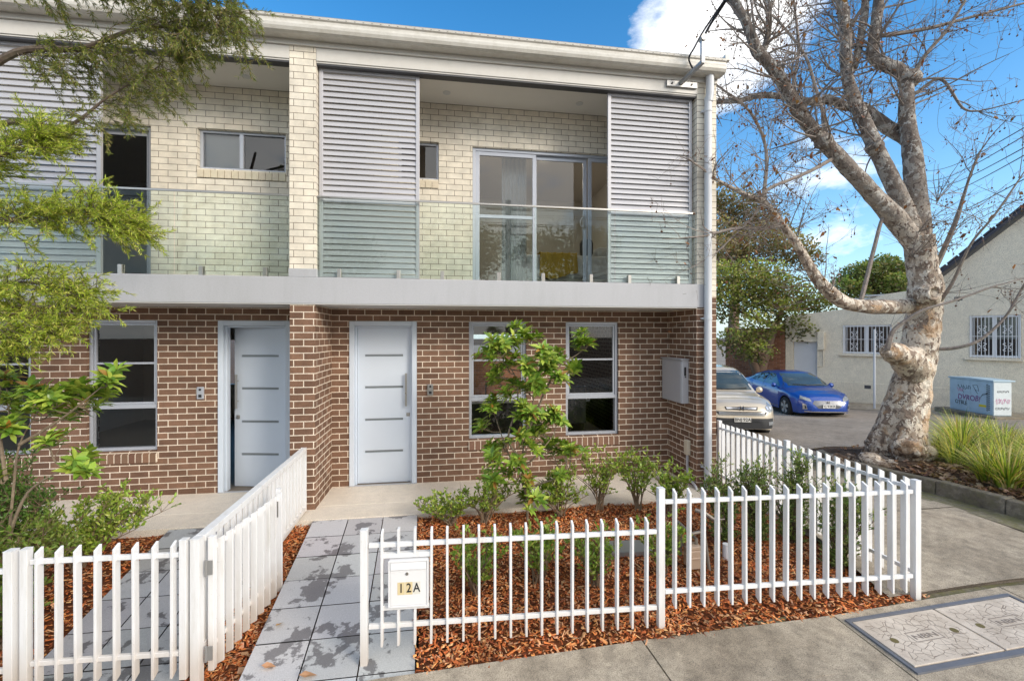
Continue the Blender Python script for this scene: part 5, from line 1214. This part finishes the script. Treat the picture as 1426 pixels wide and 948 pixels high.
build('plinth', WB(join(slabm(-1.26, 8, -.9, .36, .002, .035), slabm(-2.45, -2.19, -.9, .36, .002, .035))), M['wallrender'], bh, bevel=.012)
rf = MB(); rf.prism([(2.12, 4.10), (5.25, 7.1), (5.25, 7.22), (2.05, 4.16)], 'z', -8, .22); rf.prism([(5.25, 7.1), (8.4, 4.1), (8.5, 4.16), (5.25, 7.22)], 'z', -8, .22)
for i in range(11):
    t = i/11; x = lerp(2.03, 5.2, t); z = lerp(4.2, 7.27, t); rf.bar((x, z-.02, .10), (x+.25, z+.23, .10), .26, .05, up=(-.7, .7, 0))
M['rooftile'] = paint('dark_roof_tile', (.035,.035,.05), .5, var=.2); build('roof', WB(rf), M['rooftile'], bh)
build('parapet_cap', WB(join(slabm(-.2, 2.1, 3.98, 4.03, -5, -3.2), slabm(-1.6, .8, 3.9, 3.96, -6, -4))), M['cleanwhite'], bh)
def barred(x0, x1, z0, z1, seed):
    fr = MB(); W_ = .07
    for a, b, c, d in ((x0, x0+W_, z0, z1), (x1-W_, x1, z0, z1), (x0+W_+.001, x1-W_-.001, z0, z0+W_), (x0+W_+.001, x1-W_-.001, z1-W_, z1)): fr.box(a, b, c, d, -.12, -.05)
    xm = (x0+x1)/2; fr.box(xm-.05, xm+.05, z0+W_+.001, z1-W_-.001, -.118, -.052)
    w_ = build('window', WB(fr), M['cleanwhite'], bh, bevel=.004)
    g = MB(); g.quad((x0+.05, z0+.05, -.09), (x1-.05, z0+.05, -.09), (x1-.05, z1-.05, -.09), (x0+.05, z1-.05, -.09)); build('pane', WB(g), M['glass_up'], w_)
    c = MB(); c.quad((x0, z0, -.28), (x1, z0, -.28), (x1, z1, -.28), (x0, z1, -.28)); build('blind', WB(c), M['dark'], w_)
    b = MB(); n = 13
    for i in range(n+1): x = lerp(x0+.02, x1-.02, i/n); b.box(x-.008, x+.008, z0-.02, z1+.0, .012, .028)
    for z in (z0+.03, (z0+z1)/2, z1-.05): b.box(x0-.01, x1+.01, z-.008, z+.008, .0285, .04)
    for cx in ((x0+xm)/2, (xm+x1)/2):
        for cz in (z0+(z1-z0)*.25, z0+(z1-z0)*.66):
            for sx in (-1, 1):
                for sz in (-1, 1): pts = [(cx+sx*(.02+.055*(1-math.cos(a))*.7), cz+sz*(.02+.11*a/5), .035) for a in [j*.5 for j in range(11)]]; b.tube([(p[0]+sx*.02*math.sin(j), p[1], p[2]) for j, p in enumerate(pts)], .010, 5)
    build('security_bars', WB(b), M['cleanwhite'], w_)
    s = MB(); s.box(x0-.12, x1+.05, z0-.10, z0-.03, .002, .10); build('sill', WB(s), M['wallrender'], w_, bevel=.01)
barred(-.40, 1.10, 1.50, 2.63, 1); barred(3.14, 4.30, 1.48, 2.90, 2)
build('side_door', WB(slabm(-2.16, -1.29, -.5, 1.94, -.2, -.14)), M['pipe'], bh, bevel=.004)
q = MB(); q.box(-1.24, -1.02, 1.62, 2.36, .002, .14); mb_ = build('meter_cupboard', WB(q), M['wallrender'], bh, bevel=.01)
q = MB(); q.tube([(-1.06, 1.62, .03), (-1.06, .95, .03), (-1.28, .9, .03)], .02, 6); build('cable_pipe', WB(q), M['wallrender'], mb_)
for x, z in ((.29, .14), (2.77, 3.44)): build('air_vent', WB(slabm(x, x+.2, z, z+.13, .036 if z < 1 else .002, .045 if z < 1 else .01)), M['dark'], bh)
# brick boundary wall and its trees
bw = MB(); A_, B_ = wp(-2.47, .0, 0), wp(-6.3, .6, 0)
def wall_between(a, b, z0, z1, th=.24):
    d = Vector((b[0]-a[0], b[1]-a[1], 0)).normalized(); n = Vector((-d.y, d.x, 0))*th/2; q = MB()
    p = [(a[0]-n.x, a[1]-n.y), (b[0]-n.x, b[1]-n.y), (b[0]+n.x, b[1]+n.y), (a[0]+n.x, a[1]+n.y)]; q.prism(p, 'z', z0, z1); return q
bwm = join(wall_between(wp(-2.47, -.1, 0), wp(-5.0, -.1, 0), -.9, 2.55), wall_between(wp(-5.0, -.1, 0), wp(-13, .3, 0), -.9, .75), wall_between(wp(-6.6, -.1, 0), wp(-7.1, -.1, 0), -.9, 1.5))
tag(build('brick_wall', bwm, M['redbrick'], base=wp(-3.6, 0, -.5)), 'old red brown brick boundary wall beside the beige house across the street', 'wall')
def crown(mb, blobs, n, size, pal, flat=.7):
    tot = sum(b[3]**2 for b in blobs)
    for cx, cy, cz, r in blobs:
        sh = random.uniform(.7, 1.25)
        for i in range(int(n*r*r/tot)):
            d = rnd_dir(); rr_ = r*random.random()**.38*(1+.25*mnoise.noise(Vector((cx, cy, cz))*.7+d*2.2)); p = Vector((cx, cy, cz))+Vector((d.x, d.y, d.z*flat))*rr_
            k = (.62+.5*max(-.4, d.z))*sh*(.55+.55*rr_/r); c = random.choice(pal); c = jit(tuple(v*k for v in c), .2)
            leaf(mb, p, rnd_dir(-.5, 1)+d*.5, rnd_dir(-.2, 1), size*random.uniform(.6, 1.3), size*.5, c, .1)
def tree(name, label, base, trunk, blobs, n, size, pal, group=None, barkc=(.20,.13,.09), cat='tree', flat=.75):
    t_ = thing(name, label, cat, base, group=group); b = MB(); lf = MB()
    for st in trunk: pts, rr = smooth_path(st, 5); b.tube(pts, rr, 9)
    st0 = smooth_path(trunk[0], 5)[0]
    for bx, by, bz, r in blobs:
        q = min(st0, key=lambda s: (s-Vector((bx, by, bz))).length); pts, rr = smooth_path([(*q, .09), ((q.x+bx)/2, (q.y+by)/2, (q.z+bz)/2-.1, .06), (bx, by, bz, .03)], 4); b.tube(pts, rr, 6)
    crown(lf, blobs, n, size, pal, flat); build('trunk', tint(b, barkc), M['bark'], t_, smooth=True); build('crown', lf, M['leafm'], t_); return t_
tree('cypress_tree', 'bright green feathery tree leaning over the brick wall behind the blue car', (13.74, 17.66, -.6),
     [[(13.6,17.6,-.7,.30),(13.75,17.6,.3,.26),(14.0,17.6,1.2,.22),(14.4,17.6,2.2,.16),(14.9,17.6,3.4,.1)], [(13.75,17.6,.3,.2),(13.3,17.5,1.3,.16),(13.0,17.4,2.4,.1)]],
     [(15.3,18.2,4.2,1.3),(14.2,18,4.3,1.4),(13.2,18,4.2,1.4),(12.4,18,3.6,1.3),(16.4,18,3.9,1.0),(17.2,18,3.6,.8),(14.4,17.2,3.2,1.0),(13.2,17,2.6,.9),(12.4,17.2,1.9,.9),(13.1,16.8,1.5,.7),(15.2,17.0,2.55,.85),(15.75,16.9,2.1,.62),(15.4,16.7,2.5,.5),(13.6,18.5,5.0,1.1),(15,18.5,5.1,.9),(12.2,18.5,4.9,1.1)], 12000, .15, [(.28,.34,.05),(.36,.41,.07),(.20,.25,.04),(.42,.41,.13),(.40,.32,.15)])
tree('gum_tree', 'tall thin crowned olive gum tree behind the brick wall', (19, 27, -1),
     [[(19,27,-1,.4),(19.2,27,3,.34),(19.4,27,6,.25),(19.6,27,9,.12)]],
     [(17.5,27,9,2.0),(19,27,10.6,1.9),(20.6,27,10.4,1.7),(21.8,27,9.3,1.6),(18.2,26,7.5,1.8),(20,26,8,2),(22.6,26,8,1.5),(23.6,26,7.4,1.2),(16.8,26,7.2,1.8),(17.0,26,11,1.3)], 15000, .20, [(.34,.29,.11),(.38,.32,.15),(.26,.27,.09),(.42,.28,.14)])
tree('garden_tree', 'rounded dark green tree showing over the roof beside the plane trunk', (32.5, 29, -1), [[(32.5,29,-1,.3),(32.6,29,3,.25),(32.5,29,6,.15)]],
     [(31.4,29,6.6,1.6),(33.2,29,7.2,1.6),(34.8,29,6.7,1.6),(33,28,5.6,1.8),(30.2,29,5.6,1.4),(36,29,5.6,1.5)], 12000, .24, [(.20,.28,.06),(.26,.31,.08),(.14,.20,.05),(.32,.28,.12)])
# street pole standing by the far kerb
q = MB(); q.tube([wp(.78, 1.3, -.5), wp(.78, 1.3, 2.45)], .035, 10); o = tag(build('street_pole', q, M['pipe'], base=wp(.78, 1.3, -.5)), 'thin grey steel pole standing on the far footpath before the barred window', 'pole')
# utility cabinet with graffiti
cb = thing('utility_cabinet', 'pale blue utility cabinet covered in graffiti standing on a concrete base across the street', 'cabinet', (16.36, 10.91, -.33))
cu = Vector((.21, .978, 0)).normalized(); cv = Vector((.978, -.21, 0))            # along the long face (away), and across
CM = lambda mm: xform(mm, Matrix(((cu.x, cv.x, 0, 16.36), (cu.y, cv.y, 0, 10.91), (0, 0, 1, -.33), (0, 0, 0, 1))))
M['cab'] = paint('cabinet_blue', (.43,.56,.64), .5, var=.08, dirt=.15); M['cabw'] = paint('cabinet_pale', (.62,.68,.70), .5, var=.06, dirt=.12)
q = MB(); q.box(.0, 1.40, 0, .52, .12, 1.14); q.prism([(-.03, 1.145), (1.43, 1.145), (1.43, 1.19), (.7, 1.21), (-.03, 1.19)], 'y', -.03, .60); build('body', CM(q), M['cab'], cb, bevel=.006)
q = MB(); q.box(.012, .69, -.008, -.001, .15, 1.12); build('door', CM(q), M['cab'], cb, bevel=.002); q = MB(); q.box(.71, 1.39, -.008, -.001, .15, 1.12); build('door', CM(q), M['cab'], cb, bevel=.002)
q = MB(); q.box(-.008, -.001, .012, .51, .14, 1.12); build('end_panel', CM(q), M['cabw'], cb, bevel=.002)
q = MB(); q.box(-.25, 1.75, -.2, .75, -.12, .115); o = build('base', CM(q), M['kerb'], cb, bevel=.02)
M['gblack'] = paint('black_spray', (.015,.015,.018), .6); M['gpurp'] = paint('purple_spray', (.22,.06,.20), .6); M['gpink'] = paint('pink_spray', (.55,.26,.40), .6); M['gyel'] = paint('yellow_sticker', (.75,.60,.03), .6)
def scrib(name, mat, strokes, face, w_=.010):
    q = MB()
    for st in strokes:
        for (a0, b0), (a1, b1) in zip(st, st[1:]):
            if face == 'long': q.bar((a0, -.010, b0), (a1, -.010, b1), w_, .003, up=(0,1,0))
            else: q.bar((-.0105, a0, b0), (-.0105, a1, b1), w_, .003, up=(1,0,0))
    build(name, CM(q), M[mat], cb)
def tagline(x, z, wd, ht, n, flip=-1):
    return [[(x+flip*wd*i/(n*6)+.02*math.sin(i*1.9), z+ht*(.5+.5*math.sin(i*1.25+math.sin(i*.7)))) for i in range(n*6+1)]]
scrib('graffiti', 'gblack', tagline(1.1, .82, .42, .14, 4)+[[(.60,.98),(.48,1.0),(.42,.82),(.54,.84),(.46,.72),(.62,.98)], [(.34,.68),(.14,.78),(.3,.74),(.36,.64)], [(.96,.80),(.90,.70)]], 'long')
scrib('graffiti', 'gblack', [[(.14+.06*math.sin(i*1.1), 1.05-.105*i*.1*1.0) for i in range(78)]], 'long', .012)
def spray_text(txt, mat, s_, h, size, wd=1.0, sh=.0):
    tx = text_mb(txt, size, extrude=.0008); tx.v = [(x*wd+sh*y, y+.012*math.sin(x*25), z) for x, y, z in tx.v]
    build('graffiti', xform(tx, basis((-cu.x, -cu.y, 0), (0, 0, 1), (16.36+cu.x*s_-cv.x*.0105, 10.91+cu.y*s_-cv.y*.0105, -.33+h))), M[mat], cb)
spray_text('DVROB!', 'gpurp', .74, .56, .24, .85, .15); spray_text('OTBLE', 'gblack', 1.0, .38, .17, .8, -.1)
scrib('graffiti', 'gpink', tagline(1.12, .74, .2, .12, 3), 'long'); scrib('graffiti', 'gpink', tagline(.06, .48, .40, .16, 5, 1), 'end', .012); scrib('graffiti', 'gblack', tagline(.10, .82, .34, .06, 6, 1), 'end', .006); scrib('graffiti', 'gblack', tagline(.05, .3, .4, .08, 7, 1), 'end', .005)
q = MB(); q.box(.20, .42, -.012, -.009, .34, .41); build('warning_sticker', CM(q), M['gyel'], cb)
# overhead wires
wires = [((11.77,7.34,6.50), (28.26,22.06,12.0), 'overhead street wire, uppermost of the four lines'), ((11.77,7.34,6.33), (28.26,22.06,11.41), 'overhead street wire, second line from the top'), ((11.77,7.34,6.09), (28.26,22.06,10.98), 'overhead street wire, third line from the top'), ((11.77,7.34,5.93), (28.26,22.06,10.47), 'overhead street wire, lowest of the four lines'), ((11.77,7.34,5.44), (28.68,22,9.36), 'single drooping wire below the overhead street lines')]
for a, b, lab in wires:
    a, b = Vector(a), Vector(b); d = b-a; q = MB(); P = [a+d*t-Vector((0, 0, .25*math.sin(math.pi*min(1, max(0, t))))) for t in [-.9+.1*i for i in range(30)]]
    q.tube(P, .012, 4); tag(build('power_line', q, M['black'], base=tuple(a)), lab, 'cable', 'overhead street wires')
# ------------------------------------------------------------------ cars
import bisect
def interp(tab, x):
    xs = [a for a, _ in tab]
    if x <= xs[0]: return tab[0][1]
    if x >= xs[-1]: return tab[-1][1]
    i = bisect.bisect_right(xs, x)-1; t = (x-xs[i])/(xs[i+1]-xs[i]); t = t*t*(3-2*t)*.35+t*.65
    return lerp(tab[i][1], tab[i+1][1], t)
def carpaint(name, col, flake=.2):
    k = N(name); p = k.obj(); lw = k.n('ShaderNodeLayerWeight', Blend=.35)
    c = k.mix(lw.outputs['Facing'], col, tuple(x*.55 for x in col)); return k.done(k.bsdf(c, .32, .12, None, .5, 1.0))
M['tyre'] = paint('tyre_rubber', (.018,.018,.018), .85, var=.2); M['rim'] = paint('alloy_rim', (.55,.55,.56), .3, .7, var=.05)
M['lampglass'] = paint('headlamp_lens', (.26,.28,.30), .08, .1, var=.15, coat=1.0); M['chrome'] = paint('chrome', (.72,.72,.74), .12, 1.0, var=.03)
M['carglass'] = paint('tinted_car_glass', (.012,.016,.018), .03, 0, var=.1, coat=1.0, spec=1.0); M['windscreen'] = paint('windscreen_glass', (.05,.065,.06), .06, 0, var=.4, coat=.6, spec=.6)
M['trim'] = paint('dark_bumper', (.03,.032,.036), .6, var=.15); M['plate'] = paint('number_plate', (.70,.70,.68), .5, var=.03); M['greygrille'] = paint('grey_grille_panel', (.17,.175,.19), .35, .5, var=.1)
SUV = dict(L=4.53, top=[(-2.27,.80),(-2.24,1.05),(-2.10,1.42),(-1.85,1.60),(-1.3,1.67),(-.5,1.69),(.1,1.655),(.45,1.55),(.85,1.31),(1.17,1.10),(1.5,1.05),(1.85,.985),(2.05,.93),(2.17,.86),(2.235,.74),(2.265,.56)],
    w=[(-2.27,.66),(-2.2,.80),(-1.9,.88),(-1.2,.91),(1.3,.91),(1.75,.885),(2.0,.82),(2.14,.73),(2.22,.62),(2.265,.50)], roof=[(-2.27,.55),(-1.8,.60),(-1.2,.63),(.2,.63),(.8,.70),(1.17,.74),(1.6,.70),(2.0,.60),(2.2,.5),(2.265,.42)],
    belt=[(-2.27,.78),(-2.15,1.02),(-1.5,1.06),(0,1.02),(.9,1.0),(1.2,1.0),(1.6,.95),(2.0,.86),(2.2,.72),(2.265,.5)], bot=[(-2.27,.42),(-2.1,.34),(-1.6,.30),(1.7,.30),(2.1,.28),(2.265,.32)], fx=1.36, rx=-1.26, R=.345, tw=.225, track=.79)
HATCH = dict(L=4.47, top=[(-2.235,.72),(-2.20,.95),(-2.05,1.06),(-1.75,1.13),(-1.2,1.31),(-.6,1.42),(-.1,1.45),(.25,1.42),(.6,1.30),(1.0,1.10),(1.27,.98),(1.6,.92),(1.9,.84),(2.08,.76),(2.18,.66),(2.235,.52)],
    w=[(-2.235,.60),(-2.15,.76),(-1.8,.87),(-1.1,.905),(1.2,.905),(1.65,.885),(1.95,.80),(2.1,.69),(2.19,.57),(2.235,.44)], roof=[(-2.235,.5),(-2.0,.60),(-1.2,.54),(.1,.56),(.7,.66),(1.25,.72),(1.7,.66),(2.0,.56),(2.235,.38)],
    belt=[(-2.235,.70),(-2.1,.95),(-1.5,1.0),(-.5,.95),(.7,.91),(1.25,.90),(1.7,.82),(2.0,.72),(2.15,.62),(2.235,.48)], bot=[(-2.235,.40),(-2.0,.28),(-1.5,.22),(1.6,.21),(2.0,.22),(2.235,.28)], fx=1.36, rx=-1.34, R=.325, tw=.205, track=.785)
def car(kind, name, label, loc, rotz, pm, dark_bumper):
    S = kind; root = thing(name, label, 'car', loc, rotz); n = 150; L2 = S['L']/2; x0, x1 = S['top'][0][0], S['top'][-1][0]
    def sec(x):
        zt, w_, rf, bl, zb = (interp(S[k], x) for k in ('top', 'w', 'roof', 'belt', 'bot'))
        for ax in (S['fx'], S['rx']):
            d = abs(x-ax); ra = S['R']+.045
            if d < ra: zb = max(zb, S['R']+math.sqrt(ra*ra-d*d)-.0)
        bl = min(max(bl, zb+.06), zt-.045); zm = lerp(zb, bl, .55)
        P = [(w_-.035, zb), (w_+.004, lerp(zb, bl, .35)), (w_, zm), (w_-.015, lerp(zb, bl, .85)), (w_-.05, bl), (lerp(w_-.05, rf, .5), lerp(bl, zt-.05, .52)), (rf, zt-.045), (rf*.86, zt-.018), (rf*.5, zt-.004), (0, zt)]
        return P
    vs = []; prof = [(0, 0)]
    for i in range(n+1):
        t_ = i/n; x = lerp(x0, x1, .5-.5*math.cos(math.pi*t_)) if False else lerp(x0, x1, t_)
        P = sec(x); row = [(x, y, z) for y, z in P]+[(x, -y, z) for y, z in P[-2::-1]]; vs += row
    k = 19; m = MB(); fs = [(i*k+j, (i+1)*k+j, (i+1)*k+j+1, i*k+j+1) for i in range(n) for j in range(k-1)]
    fs += [tuple(range(k)), tuple(n*k+j for j in range(k-1, -1, -1))]; m.add(vs, fs)
    body = build('body', m, pm, root, local=True, smooth=True)
    m2 = MB(); m2.box(x0+.40, x1-.60, -.76, .76, .20, .58); build('underbody', m2, M['black'], root, local=True)
    bvh = BVHTree.FromPolygons([Vector(v) for v in vs], fs)
    def patch(name, q, dirv, mat, par=root, off=.006, nu=14, nv=8, start=4.0, thick=False):
        d = Vector(dirv).normalized(); pts = []; ok = []
        for j in range(nv+1):
            for i in range(nu+1):
                u, v = i/nu, j/nv; a = Vector(q[0]).lerp(Vector(q[1]), u); b = Vector(q[3]).lerp(Vector(q[2]), u); p = a.lerp(b, v)
                h = bvh.ray_cast(p-d*start, d)
                if h[0] is None: pts.append(p); ok.append(False)
                else:
                    nn = h[1] if h[1].dot(d) < 0 else -h[1]; pts.append(h[0]+nn*off); ok.append(True)
        mm = MB(); ff = []
        for j in range(nv):
            for i in range(nu):
                f = (j*(nu+1)+i, j*(nu+1)+i+1, (j+1)*(nu+1)+i+1, (j+1)*(nu+1)+i)
                if all(ok[t] for t in f): ff.append(f)
        mm.add(pts, ff); return build(name, mm, M[mat] if isinstance(mat, str) else mat, par, local=True, smooth=True)
    FR = (-1, 0, 0)
    if kind is SUV:
        patch('windscreen', [(0,-.76,1.12),(0,.76,1.12),(0,.60,1.57),(0,-.60,1.57)], FR, 'windscreen')
        patch('headlight', [(2.1,.50,.70),(2.1,.80,.74),(2.1,.80,.92),(2.1,.58,.84)], (-.9,-.35,0), 'lampglass'); patch('headlight', [(2.1,-.80,.74),(2.1,-.50,.70),(2.1,-.58,.84),(2.1,-.80,.92)], (-.9,.35,0), 'lampglass')
        for sy in (1, -1):
            for yy in (.60, .70):
                qq = [(2.1, sy*yy-.035, .775), (2.1, sy*yy+.035, .775), (2.1, sy*yy+.03, .835), (2.1, sy*yy-.03, .835)]; patch('lamp_reflector', qq, (-.9, -.35*sy, 0), 'chrome', off=.012, nu=4, nv=4)
        g = patch('grille', [(0,-.52,.64),(0,.52,.64),(0,.60,.73),(0,-.60,.73)], FR, 'black')
        for z in (.655, .68, .705): patch('grille_bar', [(0,-.52,z-.006),(0,.52,z-.006),(0,.52,z+.006),(0,-.52,z+.006)], FR, 'rim', g, .014, 16, 1)
        u = patch('upper_grille', [(0,-.36,.765),(0,.36,.765),(0,.38,.84),(0,-.38,.84)], FR, 'black', off=.006)
        patch('chrome_bar', [(0,-.33,.782),(0,.33,.782),(0,.35,.825),(0,-.35,.825)], FR, 'chrome', u, .016)
        for z in ((.49,.575),(.33,.50)): patch('bumper', [(0,-.74,z[0]),(0,.74,z[0]),(0,.74,z[1]),(0,-.74,z[1])], FR, 'trim', off=.012, nu=30)
        patch('fog_lamp', [(0,.60,.42),(0,.76,.42),(0,.76,.50),(0,.60,.50)], FR, 'lampglass', off=.02); patch('fog_lamp', [(0,-.76,.42),(0,-.60,.42),(0,-.60,.50),(0,-.76,.50)], FR, 'lampglass', off=.02)
        side = [[(.82,0,1.06),(-.08,0,1.07),(-.08,0,1.55),(.34,0,1.52)], [(-.14,0,1.07),(-1.05,0,1.09),(-1.05,0,1.56),(-.14,0,1.55)], [(-1.12,0,1.09),(-1.85,0,1.13),(-1.72,0,1.5),(-1.12,0,1.56)]]
        pz_, txt, emb = .545, 'BNJ·92A', (.805, .10)
        mir = (.80, .97, 1.10)
    else:
        patch('windscreen', [(0,-.74,1.0),(0,.74,1.0),(0,.54,1.37),(0,-.54,1.37)], FR, 'windscreen')
        patch('headlight', [(2.1,.44,.60),(2.1,.80,.68),(2.1,.78,.775),(2.1,.50,.70)], (-.9,-.4,0), 'lampglass'); patch('headlight', [(2.1,-.80,.68),(2.1,-.44,.60),(2.1,-.50,.70),(2.1,-.78,.775)], (-.9,.4,0), 'lampglass')
        patch('grille', [(0,-.30,.40),(0,.30,.40),(0,.46,.55),(0,-.46,.55)], FR, 'greygrille'); patch('grille', [(0,-.46,.55),(0,.46,.55),(0,.40,.64),(0,-.40,.64)], FR, 'greygrille')
        patch('bumper_strip', [(0,-.66,.285),(0,.66,.285),(0,.66,.315),(0,-.66,.315)], FR, 'chrome', off=.02, nu=24)
        for s in (1, -1):
            q = [(0,s*.60,.36),(0,s*.70,.36),(0,s*.70,.54),(0,s*.63,.52)]; patch('air_curtain', q if s > 0 else [q[1],q[0],q[3],q[2]], FR, 'rim', off=.01); q = [(0,s*.62,.40),(0,s*.66,.38),(0,s*.665,.50),(0,s*.64,.49)]; patch('air_slot', q if s > 0 else [q[1],q[0],q[3],q[2]], FR, 'black', off=.016)
        side = [[(.92,0,.965),(-.12,0,.985),(-.12,0,1.35),(.30,0,1.33)], [(-.18,0,.985),(-.98,0,1.02),(-.86,0,1.27),(-.18,0,1.35)], [(-1.02,0,1.03),(-1.5,0,1.06),(-1.3,0,1.17),(-.92,0,1.25)]]
        pz_, txt, emb = .475, 'YJ 92KR', (.60, .07)
        mir = (.78, .95, .99)
    for s in (1, -1):
        for q in side:
            qq = [(a, 3*s, c) for a, b, c in q]; patch('side_window', qq if s < 0 else [qq[1], qq[0], qq[3], qq[2]], (0, -s, 0), 'carglass', start=0)
        for xx in (.05, -.95) if kind is HATCH else (.0, -1.0):
            patch('door_handle', [(xx, 3*s, .86), (xx-.16, 3*s, .86), (xx-.16, 3*s, .885), (xx, 3*s, .885)], (0, -s, 0), pm, start=0, off=.03, nu=4, nv=2)
            patch('door_seam', [(xx-.20, 3*s, .36), (xx-.212, 3*s, .36), (xx-.212, 3*s, 1.0), (xx-.20, 3*s, 1.0)], (0, -s, 0), 'black', start=0, off=.003, nu=1, nv=12)
        if kind is HATCH: patch('sill_strip', [(.95, 3*s, .275), (-.9, 3*s, .275), (-.9, 3*s, .30), (.95, 3*s, .30)], (0, -s, 0), 'chrome', start=0, off=.008, nu=12, nv=1)
        mm = MB(); mm.lathe([(0, -.05), (.06, -.045), (.085, 0), (.075, .05), (0, .07)], (mir[0], s*mir[1], mir[2]), 'x', 14); mm.bar((mir[0], s*(mir[1]-.14), mir[2]-.06), (mir[0], s*mir[1], mir[2]-.03), .05, .03)
        build('mirror', mm, pm, root, local=True, smooth=True)
        for ax in (S['fx'], S['rx']):
            R_, tw_ = S['R'], S['tw']; yc = s*S['track']; ty = MB(); ty.lathe([(R_*.62, -tw_/2), (R_*.9, -tw_/2), (R_, -tw_*.36), (R_, tw_*.36), (R_*.9, tw_/2), (R_*.62, tw_/2)], (ax, yc, R_), 'y', 36)
            wheel = build('wheel', ty, M['tyre'], root, local=True, smooth=True)
            ri = MB(); o = yc+s*(tw_/2-.012); ri.lathe([(R_*.70, s*.008), (R_*.62, s*.012), (R_*.60, -s*.03), (R_*.58, -s*.06)], (ax, o, R_), 'y', 36)
            for q in range(5):
                a = 2*math.pi*q/5+.3
                for da in (-.16, .16): ri.bar((ax+math.cos(a)*R_*.08, o+s*.004, R_+math.sin(a)*R_*.08), (ax+math.cos(a+da)*R_*.64, o+s*.004, R_+math.sin(a+da)*R_*.64), .05, .024, up=(0,1,0))
            ri.lathe([(0, s*.016), (R_*.14, s*.012), (R_*.15, -s*.02)], (ax, o, R_), 'y', 18); build('rim', ri, M['rim'], wheel, local=True)
            di = MB(); di.lathe([(0, 0), (R_*.63, 0)], (ax, o-s*.06, R_), 'y', 24); build('hub_disc', di, M['black'], wheel, local=True)
    hx = bvh.ray_cast(Vector((4, 0, pz_)), Vector(FR))[0].x
    mm = MB(); mm.box(hx+.018, hx+.03, -.19, .19, pz_-.055, pz_+.055); pl = build('number_plate', mm, M['plate'], root, local=True, bevel=.003)
    tx = xform(text_mb(txt, .105, extrude=.001), basis((0, 1, 0), (0, 0, 1), (hx+.0315, 0, pz_))); build('plate_number', tx, M['black'], pl, local=True)
    hx = bvh.ray_cast(Vector((4, 0, emb[0])), Vector(FR))[0].x
    tx = xform(text_mb('H', emb[1]*1.5, extrude=.006), basis((0, 1, 0), (0, 0, 1), (hx+.03, 0, emb[0])) @ Matrix.Shear('XZ', 4, (0, 0)) if False else basis((0, 1, 0), (0, 0, 1), (hx+.03, 0, emb[0]))); build('badge', tx, M['chrome'], root, local=True)
    for s in (1, -1):
        w_ = MB(); zt = interp(S['top'], 1.15 if kind is SUV else 1.22)+.035; xx = 1.13 if kind is SUV else 1.2; w_.tube([(xx, s*.1, zt-.01), (xx-.06, -s*.5 if s > 0 else .55, zt+.03)], .012, 5); build('wiper', w_, M['black'], root, local=True)
    return root
def car_at(x, y): return (x, y, crown_road(x, y))
# headings: both parked along the side street, noses towards the corner
P_SUV = carpaint('champagne_paint', (.66,.58,.46)); P_BLUE = carpaint('blue_paint', (.004,.058,.35))
def place(x, y, hd):                                      # front bumper centre and heading angle
    return (x-2.26*math.cos(hd), y-2.26*math.sin(hd))
hd = R(-106); x, y = place(7.02, 9.55, hd); suv = car(SUV, 'parked_car', 'champagne beige four wheel drive parked nose out beyond the side fence', car_at(x, y), hd, P_SUV, True)
hd = R(-103); x, y = place(11.95, 12.15, hd); blue = car(HATCH, 'parked_car', 'bright blue hatchback parked before the beige house across the street', car_at(x, y), hd, P_BLUE, False)
for c in (suv, blue): c.rotation_euler[0] = 0

# the other side of the front street, seen only as reflections in the windows
c = copy_tree(suv); c.location = (-1.6, -3.4, T(-1.6, -3.4)-.13); c.rotation_euler = (0, 0, R(180)); c['label'] = 'pale four wheel drive parked across the front street, seen reflected in the windows'
for i, (x, y, hgt, nm) in enumerate(((-7, -14, 9.5, 'street tree opposite the left porch, reflected in the glass'), (.5, -15, 10.5, 'street tree opposite the balcony doors, reflected in the glass'), (8, -15, 9.5, 'street tree opposite the side fence, reflected in the glass'))):
    tree('street_tree', nm, (x, y, -.4), [[(x,y,-.5,.25),(x+.1,y,hgt*.3,.2),(x,y,hgt*.8,.08)]], [(x+random.uniform(-2, 2), y+random.uniform(-1, 1), hgt*random.uniform(.4, .85), random.uniform(1.2, 1.9)) for k in range(9)], 4200, .3, [(.05,.09,.02),(.08,.13,.03),(.035,.06,.015)])
up = thing('power_pole', 'timber power pole with crossarms across the front street, reflected in the balcony doors', 'pole', (3.3, -9.8, -.4))
q = MB(); q.tube([(3.3, -9.8, -.5), (3.3, -9.8, 9.5)], .15, 12); build('post', q, M['bark'] if False else M['trim'], up)
q = MB(); q.bar((2.1, -9.7, 9.0), (4.5, -9.7, 9.0), .1, .12); q.bar((2.2, -9.7, 8.1), (4.4, -9.7, 8.1), .1, .12); build('crossarm', q, M['trim'], up)
for i, (z, yy) in enumerate(((9.1, -9.5), (9.1, -9.9), (8.2, -9.5), (8.2, -9.9), (7.3, -9.7))):
    q = MB(); q.tube([(-30+2*j, yy, z+.0*j+.5*((j-16)/16)**2) for j in range(33)], .02, 4); tag(build('power_line', q, M['black'], base=(3, yy, z)), ['front street wire on the upper crossarm, house side', 'front street wire on the upper crossarm, far side', 'front street wire on the lower crossarm, house side', 'front street wire on the lower crossarm, far side', 'lowest front street wire below the crossarms'][i], 'cable')
